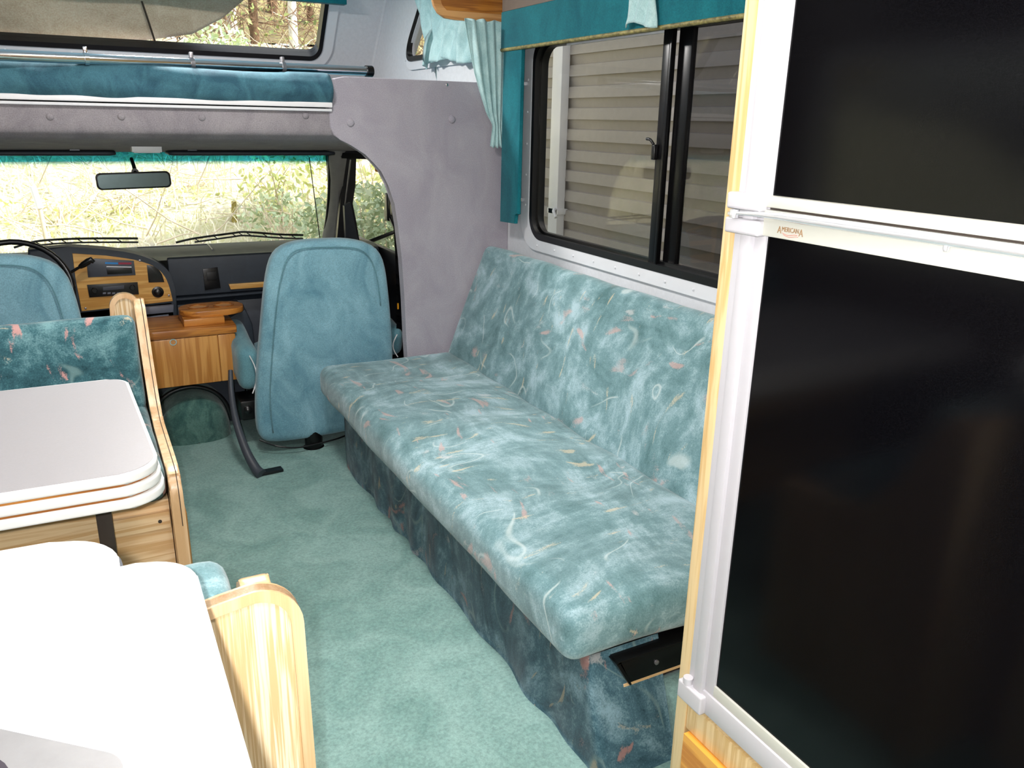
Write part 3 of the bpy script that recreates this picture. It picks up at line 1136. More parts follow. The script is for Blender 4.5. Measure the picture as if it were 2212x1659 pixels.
# instrument cluster hood: outline with rounded right top
yc = YD - .07
hood = [DP(60, 690, yc), DP(60, 540, yc), DP(150, 533, yc), DP(240, 540, yc), DP(300, 551, yc), DP(345, 570, yc), DP(368, 592, yc), DP(380, 630, yc), DP(386, 690, yc)]
bm = BM()
hp = [Vector((a, 0, b)) for a, b in hood]
sm = hood[:2] + [(p.x, p.z) for p in smooth_path(hp[2:8], 5)] + hood[8:]
prism(bm, sm, yc, yc + .10, 'y', bev=.012, seg=3)
obj('cluster_hood', bm, 'dash_vinyl', dash, smooth=50)
bm = BM()
wl = [DP(176, 672, yc), DP(172, 640, yc), DP(163, 600, yc), DP(156, 547, yc), DP(230, 552, yc), DP(290, 561, yc), DP(330, 574, yc), DP(352, 592, yc), DP(364, 615, yc), DP(372, 645, yc), DP(372, 648, yc)]
wl = [DP(176, 672, yc), DP(163, 600, yc), DP(156, 547, yc)] + [(p.x, p.z) for p in smooth_path([Vector((a, 0, b)) for a, b in wl[4:10]], 4)] + [DP(373, 650, yc)]
prism(bm, wl, yc - .006, yc + .01, 'y', bev=.002)
bez = obj('bezel', bm, 'oak_bezel', dash, label='oak veneer bezel', smooth=40)
def plate(name, quad, mat, dep, par, bev=.003, label=None, y=None):
    bm = BM()
    yy = (y if y is not None else yc - .006)
    prism(bm, [DP(a, b, yy) for a, b in quad], yy - dep, yy + .004, 'y', bev=bev)
    return obj(name, bm, mat, par, label=label, smooth=40)
hc = plate('heater_control', [(190, 599), (187, 566), (205, 558), (289, 563), (293, 594)], 'grey_plastic', .006, bez)
yy = yc - .013
for q, m_ in (([(227, 566), (255, 567), (255, 571), (227, 570)], 'blue_label'), ([(256, 567), (284, 567), (284, 571), (256, 571)], 'red_label'), ([(230, 575), (284, 576), (284, 578), (230, 577)], 'white_frame')):
    plate('marking', q, m_, .001, hc, 0, y=yy)
plate('slider', [(230, 580), (284, 578), (286, 590), (232, 593)], 'black_plastic', .002, hc, .001, y=yy)
rd = plate('radio', [(193, 642), (188, 615), (297, 609), (300, 635)], 'black_plastic', .010, bez)
for (a, b, r_) in ((204, 627, .012), (286, 621, .012)):
    c = DP(a, b, yc - .02)
    bm = BM()
    lathe(bm, [(r_, .01), (r_, -.006), (r_ * .8, -.012), (.001, -.012)], (c[0], yc - .018, c[1]), 'y', 18)
    obj('knob', bm, 'black_plastic', rd, smooth=40)
plate('display', [(222, 620), (268, 616), (268, 624), (223, 628)], 'grey_plastic', .002, rd, .001, y=yc - .017)
for k in range(5):
    a = 222 + k * 10
    plate('radio_button', [(a, 632), (a + 7, 631.4), (a + 7, 635), (a, 635.6)], 'ashtray_grey', .003, rd, .0006, y=yc - .017)
vq = [(321, 610), (317, 572)] + [(317 + 36 * math.sin(t), 606 - 34 * math.cos(t)) for t in (0.2, .5, .8, 1.1, 1.4)] + [(355, 609)]
plate('air_vent', vq, 'black_plastic', .004, bez, .001)
c = DP(341, 631, yc - .01)
bm = BM()
lathe(bm, [(.026, .004), (.026, -.004), (.017, -.006), (.017, -.018), (.012, -.022), (.001, -.022)], (c[0], yc - .006, c[1]), 'y', 22)
obj('lighter', bm, 'black_plastic', bez, smooth=40)
for a, b in ((302, 563), (365, 638), (185, 666)):
    c = DP(a, b, yc - .006)
    bm = BM()
    lathe(bm, [(.005, .002), (.005, -.003), (.001, -.004)], (c[0], yc - .006, c[1]), 'y', 10)
    obj('screw', bm, 'steel', bez)
# ash tray block below the bezel
bm = BM()
prism(bm, [DP(150, 700, yc), DP(150, 676, yc), DP(372, 652, yc), DP(378, 690, yc), DP(376, 705, yc), DP(290, 716, yc)], yc + .0, yc + .2, 'y', bev=.004)
obj('lower_cluster', bm, 'black_plastic', dash, smooth=40)
bm = BM()
prism(bm, [DP(305, 678, yc), DP(305, 662, yc), DP(374, 656, yc), DP(374, 672, yc)], yc - .03, yc + .0, 'y', bev=.006)
ash = obj('ashtray', bm, 'ashtray_grey', dash, smooth=40)
bm = BM()
prism(bm, [DP(312, 695, yc), DP(312, 684, yc), DP(364, 677, yc), DP(364, 689, yc)], yc - .015, yc + .0, 'y', bev=.003)
obj('drawer', bm, 'ashtray_grey', dash, smooth=40)
# switch panel and oak strip on the passenger side
bm = BM()
prism(bm, [DP(443, 627), DP(438, 581), DP(470, 577), DP(477, 622)], YD - .002, YD + .03, 'y', bev=.004)
sp_ = obj('switch_panel', bm, 'black_plastic', dash, smooth=40)
bm = BM()
prism(bm, [DP(448, 606), DP(446, 588), DP(466, 586), DP(469, 604)], YD - .008, YD + .0, 'y', bev=.002)
obj('switch', bm, 'black_rubber', sp_, smooth=40)
bm = BM()
a0 = DP(494, 614); a1 = DP(498, 625); 
prism(bm, [a0, (1.3, a0[1] + .0), (1.3, a1[1]), a1], YD - .006, YD + .03, 'y', bev=.002)
obj('oak_strip', bm, 'oak_bezel', dash, label='narrow oak strip', smooth=40)
bm = BM()
a0 = DP(450, 640); 
prism(bm, [(xl, a0[1]), (xr, a0[1] + .01), (xr, a0[1]), (xl, a0[1] - .01)], YD - .004, YD + .05, 'y', bev=.001)
obj('ledge', bm, 'dash_vinyl', dash)

# steering wheel and lever
sw = thing('steering_wheel', 'black steering wheel rim showing over the driver seat back', 'steering wheel', (-0.33, 3.95, 0.7))
bm = BM()
c = P(36, 628, 1, 3.88); R_ = 0.205
ax = Vector((0, -0.93, 0.36)).normalized()
u = Vector((1, 0, 0)); v = ax.cross(u)
pts = [c + (u * math.cos(2 * PI * k / 40) + v * math.sin(2 * PI * k / 40)) * R_ for k in range(41)]
tube(bm, pts, .012, 10, cap=False)
obj('rim', bm, 'black_plastic', sw, smooth=180)
bm = BM()
for a in (0, 180, 270):
    q = c + (u * math.cos(math.radians(a)) + v * math.sin(math.radians(a))) * R_
    tube(bm, [c, q], [.022, .012], 8)
lathe(bm, [(.05, -.03), (.06, 0), (.05, .03)], c, 'y', 20)
obj('spoke', bm, 'black_plastic', sw, smooth=60)
bm = BM()
tube(bm, [c, Vector((c.x, 4.2, c.z - .1))], .03, 12)
obj('column', bm, 'grey_plastic', sw, smooth=60)
lv = thing('shift_lever', 'black column shift lever in front of the heater controls', 'lever', P(165, 583, 1, 4.0))
p0, p1, p2 = P(150, 590, 1, 4.0), P(172, 577, 1, 3.99), P(196, 561, 1, 3.98)
bm = BM()
tube(bm, [Vector((p0.x - .08, 4.03, p0.z - .03)), p0, p1], .006, 8)
obj('stalk', bm, 'black_plastic', lv, smooth=60)
bm = BM()
tube(bm, [p1, p1.lerp(p2, .3), p1.lerp(p2, .8), p2, P(203, 566, 1, 3.98)], [.009, .013, .014, .013, .008], 12)
obj('knob', bm, 'black_plastic', lv, smooth=60)

# ---------------------------------------------------------------- engine cover, console
YC = 3.70
def CP(px, py, y=YC):
    p = P(px, py, 1, y)
    return (p.x, p.z)
con = thing('oak_console', 'oak console box with a locking door between the cab seats', 'console', (0.3, YC, 0.27))
x0, x1 = CP(318, 740)[0] - .22, CP(508, 720)[0]
zt2, zb2 = CP(400, 716)[1], CP(330, 843)[1]
bm = BM()
box(bm, x0, x1, YC + .012, YC + .30, zb2, zt2 - .02, .004)
obj('carcass', bm, 'oak_console', con, smooth=40)
bm = BM()
box(bm, x0 - .006, x1 + .008, YC - .006, YC + .30, zt2 - .025, zt2 + .010, .006)
obj('top', bm, 'oak_console_x', con, smooth=40)
bm = BM()
xs = CP(473, 760)[0]
box(bm, CP(322, 760)[0], xs - .002, YC, YC + .014, zb2 + .003, zt2 - .030, .004)
dr = obj('door', bm, 'oak_console', con, smooth=40)
bm = BM()
box(bm, xs + .002, x1, YC, YC + .014, zb2 + .003, zt2 - .030, .004)
obj('fixed_panel', bm, 'oak_console', con, smooth=40)
c = CP(374, 739, YC)
bm = BM()
lathe(bm, [(.014, .002), (.0145, -.003), (.011, -.003), (.0105, -.0005), (.010, .001)], (c[0], YC, c[1]), 'y', 22)
obj('lock', bm, 'chrome', dr, label='round chrome lock ring', smooth=40)
# cup holder
cup = thing('cup_holder', 'rounded oak cup holder tray with two wells on the console', 'cup holder', (.45, 3.85, .56))
yq = 3.86
zc = P(450, 668, 1, yq).z
a = P(388, 672, 1, 3.82); b = P(525, 662, 1, 3.84)
lp = [(x, y) for x, y in rrect(a.x, b.x, 3.76, 3.95, .08, 8)]
bm = BM()
prism(bm, lp, zc - .012, zc + .014, 'z', bev=.006, seg=3)
tray = obj('tray', bm, 'oak_console_x', cup, smooth=50)
for k, fx in enumerate((0.30, 0.70)):
    x = a.x + (b.x - a.x) * fx
    bm = BM()
    ring(bm, arc(x, 3.86, .046, 0, 345, 23), arc(x, 3.86, .038, 0, 345, 23), zc + .010, zc + .018, 'z')
    obj('well', bm, 'oak_console_x', tray, smooth=40)
    bm = BM()
    lathe(bm, [(.038, .0), (.036, .0145)], (x, 3.86, zc), 'z', 24)
    obj('well_floor', bm, 'oak_end', tray)
bm = BM()
box(bm, a.x + .004, CP(486, 700, 3.74)[0], 3.735, 3.92, zt2 + .010, zc - .012, .004)
obj('riser', bm, 'oak_console_x', cup, smooth=40)
bm = BM()
prism(bm, [CP(488, 690, 3.9), CP(530, 668, 3.9), CP(545, 700, 3.9), CP(560, 830, 3.9), CP(505, 830, 3.9)], 3.90, 4.2, 'y', bev=.01)
obj('engine_cover_side', bm, 'dash_vinyl', label='dark moulded engine cover side behind the console', cat='panel', smooth=40)
# carpeted hump under the console
hump = thing('engine_hump', 'dark green carpeted engine hump under the oak console', 'hump', (.33, 3.95, 0))
hl = P(338, 905, 1, 3.80); hr = P(502, 900, 1, 3.80); ht = P(418, 838, 1, 3.84)
hc_ = (hl.x + hr.x) / 2; hw_ = (hr.x - hl.x) / 2 + .01
bm = BM()
def fh(u, v):
    a = PI * u
    rr = 1 - 0.12 * (v ** 3)
    x = hc_ - math.cos(a) * hw_ * rr * 1.02
    z = math.sin(a) ** 0.75 * (ht.z) * rr
    y = 3.84 + 0.0 + (1 - v) * 0.5
    if v > .999:
        pass
    return Vector((x, y - .05 * math.sin(a), z))
sheet(bm, fh, 28, 10)
# rounded front
def fh2(u, v):
    a = PI * u
    t = v * PI / 2
    rr = 0.88 * math.cos(t * .98)
    x = hc_ - math.cos(a) * hw_ * rr * 1.02
    z = math.sin(a) ** .75 * ht.z * rr
    y = 3.84 - .09 * math.sin(t) - .05 * math.sin(a) * rr / .88
    return Vector((x, y, z))
sheet(bm, fh2, 28, 8)
bmesh.ops.remove_doubles(bm, verts=bm.verts, dist=.002)
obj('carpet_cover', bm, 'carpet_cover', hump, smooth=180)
bm = BM()
pts = [P(a, b, 1, 3.80) for a, b in ((336, 880), (350, 862), (375, 845), (410, 836), (440, 838), (468, 850), (488, 872), (500, 905))]
tube(bm, smooth_path(pts, 5), .010, 8)
obj('edge_bead', bm, 'black_rubber', hump, label='black rubber edge bead', smooth=60)
bm = BM()
box(bm, -.25, .62, 3.98, 4.3, .0, .46, .02)
obj('firewall_cover', bm, 'grey_plastic', hump, smooth=40)

# seat belt stalk (grey plastic) running down to the carpet
stk = thing('belt_stalk', 'dark grey moulded belt stalk bolted to the carpet beside the passenger seat', 'belt stalk', P(570, 1028, 2, 0.0))
pts = [((498, 800), 3.62), ((500, 850), 3.56), ((510, 910), 3.46), ((530, 970), 3.36), ((552, 1012), 3.29)]
pp = [P(a[0], a[1], 1, y) for a, y in pts]
pp.append(P(565, 1025, 2, 0.012))
bm = BM()
tube(bm, smooth_path(pp, 6), [.010, .015, .020, .023, .025, .024], 10)
obj('sleeve', bm, 'belt_grey', stk, smooth=60)
bm = BM()
q0 = P(552, 1028, 2, 0.0); q1 = P(610, 1016, 2, 0.0)
m = Matrix.Translation(q0) @ Matrix.Rotation(math.atan2(q1.y - q0.y, q1.x - q0.x), 4, 'Z')
box(bm, -.005, (q1 - q0).length, -.022, .022, 0.002, .014, .004, mat=m)
obj('foot', bm, 'black_rubber', stk, smooth=40)

# ---------------------------------------------------------------- cab seats
def cab_seat():
    t = thing('cab_seat', 'blue-green velour passenger cab seat on a black pedestal, seen from behind', 'seat', (0.87, 3.6, 0.0))
    rows = [  # py, left px, right px
        (519, 672, 735), (522, 640, 765), (530, 612, 798), (545, 594, 822), (570, 583, 836), (610, 576, 843), (660, 570, 848), (710, 566, 852), (760, 561, 855), (810, 557, 857), (860, 555, 852), (905, 556, 840),
        (930, 562, 820), (944, 575, 790), (951, 600, 740)]
    secs = []
    for i, (py, l, r) in enumerate(rows):
        f = (py - 519) / (951 - 519)
        y = 3.43 + 0.03 * f
        pl = P(l, py + (0.0), 1, y); pr_ = P(r, py, 1, y)
        z = P((l + r) / 2, py, 1, y).z
        th = 0.062
        if i == 0: th = 0.022
        if i == 1: th = 0.04
        if i == 2: th = 0.054
        if i == len(rows) - 1: th = .03
        if i == len(rows) - 2: th = .05
        secs.append(((pl.x + pr_.x) / 2, y + 0.062, z, (pr_.x - pl.x) / 2, th))
    bm = BM()
    loft(bm, secs, seg=48, power=3.6)
    for v in bm.verts:
        n = mnoise.noise(v.co * 5) * .006 + mnoise.noise(v.co * 14) * .003
        v.co.y += n
    b = obj('backrest', bm, 'seat_velour', t, smooth=180, subsurf=1)
    # seam piping following the back outline
    bm = BM()
    pts = [(590, 935), (583, 860), (588, 760), (597, 660), (607, 600), (622, 556), (650, 538), (705, 534), (765, 536), (795, 552), (812, 590), (822, 660)]
    tube(bm, smooth_path([P(a, c_, 1, 3.428 + 0.03 * (c_ - 519) / 432) for a, c_ in pts], 4), .0026, 6)
    obj('seam', bm, 'seat_velour_side', b, smooth=180)
    bm = BM()
    softbox(bm, (0.64, 3.56, 0.22), (1.14, 4.02, 0.40), .06, (12, 12, 6), crown=(0, 0, .02))
    obj('seat_cushion', bm, 'seat_velour', t, smooth=180)
    for side in (-1, 1):
        if side < 0:
            a = P(514, 762, 1, 3.53); c2 = P(569, 852, 1, 3.53)
        else:
            a = P(838, 716, 1, 3.53); c2 = P(878, 775, 1, 3.53)
        xa, xb = a.x, c2.x
        za, zb = a.z, c2.z
        if side > 0:
            zb = za - .14
        bm = BM()
        mt = Matrix.Translation((0, 3.53, za)) @ Matrix.Rotation(math.radians(10), 4, 'X') @ Matrix.Translation((0, -3.53, -za))
        softbox(bm, (xa, 3.53, zb), (xb, 3.99, za), .046, (8, 14, 8), mat=mt, jit=.004)
        ar = obj('armrest', bm, 'seat_velour_side', t, smooth=180)
        bm = BM()
        xm = (xa + xb) / 2
        pp = []
        for k in range(9):
            an = PI * k / 8
            pp.append(Vector((xm + (xb - xa) * .28 * (1 if side < 0 else -1) * (math.sin(an) * .9) + .0, 3.527, za - .018 - (za - zb - .03) * (k / 8))))
        tube(bm, pp, .0028, 6)
        obj('piping', bm, 'white_plastic', ar, label='white piping', smooth=60)
    bm = BM()
    c = P(680, 975, 2, 0.0)
    lathe(bm, [(.050, 0.0), (.040, .006), (.040, .125)], (c.x + .012, 3.50, 0), 'z', 24)
    lathe(bm, [(.08, 0.0), (.08, .14), (.10, .15), (.10, .22)], (c.x + .01, 3.74, 0), 'z', 24)
    obj('pedestal', bm, 'black_metal', t, smooth=40)
    bm = BM()
    box(bm, .62, 1.12, 3.58, 3.95, .165, .215, .01)
    for x in (.66, 1.08):
        box(bm, x - .02, x + .02, 3.53, 3.98, .13, .17, .005)
    obj('slide_frame', bm, 'black_metal', t, smooth=40)
    bm = BM()
    pts = [P(560, 950, 1, 3.50), P(600, 964, 1, 3.46), P(650, 966, 1, 3.45), P(720, 950, 1, 3.47), P(748, 940, 1, 3.50)]
    tube(bm, smooth_path(pts, 6), .004, 6)
    obj('cable', bm, 'black_rubber', t, smooth=60)
    bm = BM()
    box(bm, .60, .70, 3.50, 3.62, .10, .15, .006)
    c = P(536, 886, 1, 3.58)
    lathe(bm, [(.016, .01), (.018, -.006), (.008, -.014)], c, 'y', 14)
    box(bm, c.x - .03, c.x + .07, 3.59, 3.75, c.z - .05, c.z + .04, .01)
    obj('recliner', bm, 'black_plastic', t, smooth=50)
    return t
seat = cab_seat()
copy_tree(seat, dloc=(-1.248, 0.0, 0.0), label='blue-green velour driver seat behind the dinette bench, cut by the left picture edge')

# ================================================================== the sofa
sofa = thing('sofa', 'long teal patterned sofa bed under the sliding window', 'sofa', (1.3, 2.3, 0))
bm = BM()
softbox(bm, (.835, 1.28, .283), (1.47, 3.385, .425), .045, (30, 90, 10), crown=(.012, .01, .014), jit=.007, jf=4.5)
for v in bm.verts:   # soft hollows and shallow creases running across
    if v.co.z > .36:
        v.co.z += 0.006 * math.sin(v.co.y * 9 + v.co.x * 3) * mnoise.noise(v.co * 2.1) * 2
sc = obj('seat_cushion', bm, 'sofa_fabric', sofa, smooth=180)
bm = BM()
ang = math.atan2(1.625 - 1.44, .89 - .41)
mt = Matrix.Translation((1.44, 0, .40)) @ Matrix.Rotation(ang, 4, 'Y')
softbox(bm, (0, 1.02, -.02), (.125, 3.39, .552), .04, (8, 90, 24), crown=(.012, 0, .0), mat=mt, jit=.006, jf=4.5)
bk = obj('back_cushion', bm, 'sofa_fabric', sofa, smooth=180)
bm = BM()
path = [(1.10, 1.30, 0, -.10), (.897, 1.30, -.02, -.10), (.893, 3.21, 0, 0), (1.45, 3.21, 0, 0)]
def fsk(u, v):
    # one continuous skirt: near end, long front, far end; it flares a little at the near end
    z = .29 * (1 - v)
    segs = [(0, .09), (.09, .80), (.80, 1.0)]
    for k_, (a_, b_) in enumerate(segs):
        if u <= b_ + 1e-9:
            t = (u - a_) / (b_ - a_)
            p, q = path[k_], path[k_ + 1]
            x = p[0] + (q[0] - p[0]) * t
            y = p[1] + (q[1] - p[1]) * t
            if k_ == 0:
                y += -.10 * v
            if k_ == 1:
                y += -.10 * v * (1 - t) ** 6
                x += math.sin(y * 26 + 2 * math.sin(y * 5)) * .006 * (v + .2) * min(1, t * 8) + mnoise.noise(Vector((y * 3, z * 3, 0))) * .008 * v
            break
    w_ = mnoise.noise(Vector((x * 7, y * 7, z * 4))) * .006 * v
    return Vector((x + w_, y, z + .001))
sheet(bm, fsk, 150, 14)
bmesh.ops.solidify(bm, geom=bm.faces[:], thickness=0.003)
obj('skirt', bm, 'sofa_fabric_shaded', sofa, label='patterned skirt with shade in its colours', smooth=180)
bm = BM()
box(bm, .91, 1.70, 1.33, 3.2, .01, .28)
obj('base', bm, 'dark_brown', sofa)
# black steel bracket at the near end
bm = BM()
prism(bm, [(.965, .272), (1.0, .212), (1.30, .212), (1.30, .275)], 1.262, 1.267, 'y', bev=.001)
prism(bm, [(.955, .276), (.998, .204), (1.004, .204), (.968, .279)], 1.262, 1.31, 'y', bev=.001)
box(bm, .96, 1.32, 1.262, 1.32, .272, .279, .001)
br = obj('bracket', bm, 'black_metal', sofa, label='black steel bracket', smooth=40)
bm = BM()
lathe(bm, [(.006, .002), (.006, -.004), (.002, -.005)], (1.07, 1.262, .245), 'y', 12)
obj('bolt', bm, 'steel', br, smooth=40)
bm = BM()
box(bm, .985, 1.3, 1.268, 1.31, .198, .206, .001)
obj('cleat', bm, 'oak_light_x', sofa, label='pale wood cleat')
# carpeted step beside the sofa end
bm = BM()
softbox(bm, (1.112, 1.02, 0.0), (1.76, 1.325, .15), .02, (10, 8, 5))
obj('carpeted_step', bm, 'carpet_pile', label='low green carpeted box between sofa end and fridge cabinet', cat='step', smooth=180)

# ================================================================== window dressing
val = thing('window_valance', 'teal fabric valance box with gold piping above the sliding window', 'valance', (1.70, 2.2, 1.73))
bm = BM()
box(bm, 1.675, 1.695, 0.97, 3.315, 1.742, 1.885, .004)
box(bm, 1.695, WX, 3.295, 3.315, 1.742, 1.885, .003)
obj('face_board', bm, 'valance_cloth', val, smooth=40)
bm = BM()
tube(bm, [(1.682, .98, 1.738), (1.682, 3.318, 1.738), (1.76, 3.318, 1.738)], .0085, 8)
obj('piping', bm, 'gold_piping', val, label='striped gold piping', smooth=60)
bm = BM()
prism(bm, [P2 for P2 in [(3.315, 1.018), (3.175, 1.024), (3.175, 1.065), (3.150, 1.067), (3.142, 1.735), (3.305, 1.735)]], 1.683, 1.70, 'x', bev=.003)
box(bm, 1.70, 1.765, 3.30, 3.315, 1.02, 1.735)
obj('side_board', bm, 'valance_cloth', val, smooth=40)
for px, py in ((1136, 180), (1130, 430)):
    p = P(px, py, 0, WX - .012)
    bm = BM()
    box(bm, WX - .03, WX - .010, p.y - .014, p.y + .012, p.z - .010, p.z + .006, .002)
    obj('clip', bm, 'chrome', val)
# cloth tie hanging over the valance
bm = BM()
def ftie(u, v):
    y = 2.38 - u * .155
    z = 1.92 - v * .172
    x = 1.668 - .012 * math.sin(PI * u) - .006 * math.sin(u * 19 + v * 5) - .01 * v
    y += .02 * math.sin(v * 4) * (u - .5)
    z += .012 * math.sin(u * 5) * v
    return Vector((x, y, z))
sheet(bm, ftie, 24, 18, thick=.003)
obj('curtain_tie', bm, 'curtain_cloth', label='pale aqua cloth tie draped over the teal valance', cat='cloth', smooth=180)
# fascia above the valance and the framed cabinet end beyond
ovh = thing('overhead_cabinet', 'taupe overhead cabinet above the teal valance with oak framed end', 'cabinet', (1.72, 2.2, 1.885))
bm = BM()
box(bm, 1.68, WX, .97, 3.315, 1.886, ZC)
obj('fascia', bm, 'taupe_board', ovh)
bm = BM()
yE = 3.44
pl = [PY(933, -60, yE), PY(934, -5, yE), PY(938, 12, yE), PY(947, 28, yE), PY(962, 39, yE), PY(985, 43, yE), PY(1083, 50, yE)]
zbr = PY(1083, 50, yE)[1]
pl += [(WX, zbr), (WX, pl[0][1])]
prism(bm, pl, yE, yE + .02, 'y', bev=.003)
fr = obj('end_frame', bm, 'oak_end', ovh, label='oak end frame with rounded corner', smooth=40)
bm = BM()
pl2 = [PY(950, -58, yE), PY(951, -5, yE), PY(955, 10, yE), PY(965, 22, yE), PY(1083, 31, yE)]
pl2 += [(WX - .01, PY(1083, 31, yE)[1]), (WX - .01, pl2[0][1])]
prism(bm, pl2, yE - .004, yE + .01, 'y', bev=.001)
obj('end_panel', bm, 'oak_console_x', fr, smooth=40)
bm = BM()
box(bm, pl[0][0] + .13, WX, yE + .02, yE + .22, zbr + .05, ZC, .01)
obj('carcass', bm, 'oak_end', ovh, smooth=40)

# tied-back curtain hanging in front of the wing panel
def drape(name, label, outline, y0, folds, depth, nu=60, nv=40, yside=0.0):
    """outline(v) -> (xl, xr, z)"""
    bm = BM()
    def fn(u, v):
        xl, xr, z = outline(v)
        x = xl + (xr - xl) * u
        w = max(.25, min(1, (xr - xl) / .18))
        y = y0 + depth * w * math.sin(u * folds * 2 * PI + v * 1.4) + .5 * depth * math.sin(u * folds * 5.1 + v * 6)
        return Vector((x, y, z + .004 * math.sin(u * 23)))
    sheet(bm, fn, nu, nv, thick=.002)
    return obj(name, bm, 'curtain_cloth', label=label, cat='curtain', smooth=180)
yc2 = 3.355
key = [(40, 1003, 1110), (100, 1015, 1104), (160, 1027, 1098), (210, 1040, 1092), (245, 1050, 1088), (266, 1061, 1084), (272, 1063, 1083), (318, 1059, 1090)]
def outl(v):
    py = 40 + v * (318 - 40)
    for i in range(len(key) - 1):
        if key[i][0] <= py <= key[i + 1][0] + 1e-6:
            t = (py - key[i][0]) / (key[i + 1][0] - key[i][0])
            l = key[i][1] + t * (key[i + 1][1] - key[i][1])
            r_ = key[i][2] + t * (key[i + 1][2] - key[i][2])
            break
    a = P(l, py, 1, yc2); b = P(r_, py, 1, yc2)
    return a.x, b.x, a.z
drape('tieback_curtain', 'pale aqua curtain gathered and tied, hanging in front of the grey wing panel', outl, yc2, 5, .012)
# curtain at the bunk side window
bm = BM()
def fcur(u, v):
    y = 4.36 - u * .86
    zb3 = 1.705 + .03 * math.sin(u * 7) + (.035 if u > .3 else 0) * min(1, (u - .3) * 8)
    z = 2.2 + (zb3 - 2.2) * v
    x = 1.722 - .018 * math.sin(u * 34 + 1.2 * math.sin(v * 5)) - .010 * math.sin(u * 71 + v * 9) - .016 * math.sin(v * 6.5 + u * 4) * (u < .6)
    return Vector((x, y - .05 * v * (u < .1), z))
sheet(bm, fcur, 110, 40, thick=.002)
obj('bunk_curtain', bm, 'curtain_cloth', label='crumpled pale aqua curtain half covering the small bunk side window', cat='curtain', smooth=180)

# ================================================================== dinette
tbl = thing('dinette_table', 'grey topped dinette table built of three stacked white edged boards', 'table', (-.4, 2.1, 0))
def tpoly(dx=0.0):
    # right edge swings slightly
    x0 = LX + .01
    pts = [(x0, 1.760), (.10 + dx - .09, 1.745)] + arc(.085 + dx - .085, 1.83, .085, -90, 0, 8)[1:] + arc(.062 + dx - .055, 2.415, .055, 0, 90, 8) + [(x0, 2.49)]
    return pts
for k in range(3):
    z1 = .732 - k * .0285
    bm = BM()
    prism(bm, tpoly(.004 * k - .0), z1 - .0235, z1 - .0005, 'z', bev=.007, seg=4)
    bd = obj('board', bm, 'laminate_white', tbl, smooth=50, label='white edged board')
    if k == 0:
        bm = BM()
        ins = []
        pts = tpoly()
        c = Vector((-.5, 2.1))
        for (x, y) in pts:
            ins.append((x - .007 if x > -1 else x, y + (.007 if y < 2.1 else -.007)))
        prism(bm, ins, z1 - .002, z1 + .0006, 'z')
        obj('top_laminate', bm, 'laminate_grey', bd, label='pale grey laminate top')
for k in range(2):
    z1 = .732 - k * .0285
    bm = BM()
    prism(bm, [(x - .006, y + (.006 if y < 2.1 else -.006)) for x, y in tpoly()], z1 - .0285, z1 - .0235, 'z')
    obj('gap_strip', bm, 'oak_console_x', tbl, label='brown core between boards')
bm = BM()
box(bm, P(205, 1100, 1, 2.13).x, P(240, 1100, 1, 2.13).x, 2.10, 2.13, 0.0, .65, .003)
obj('leg', bm, 'dark_brown', tbl, smooth=40)

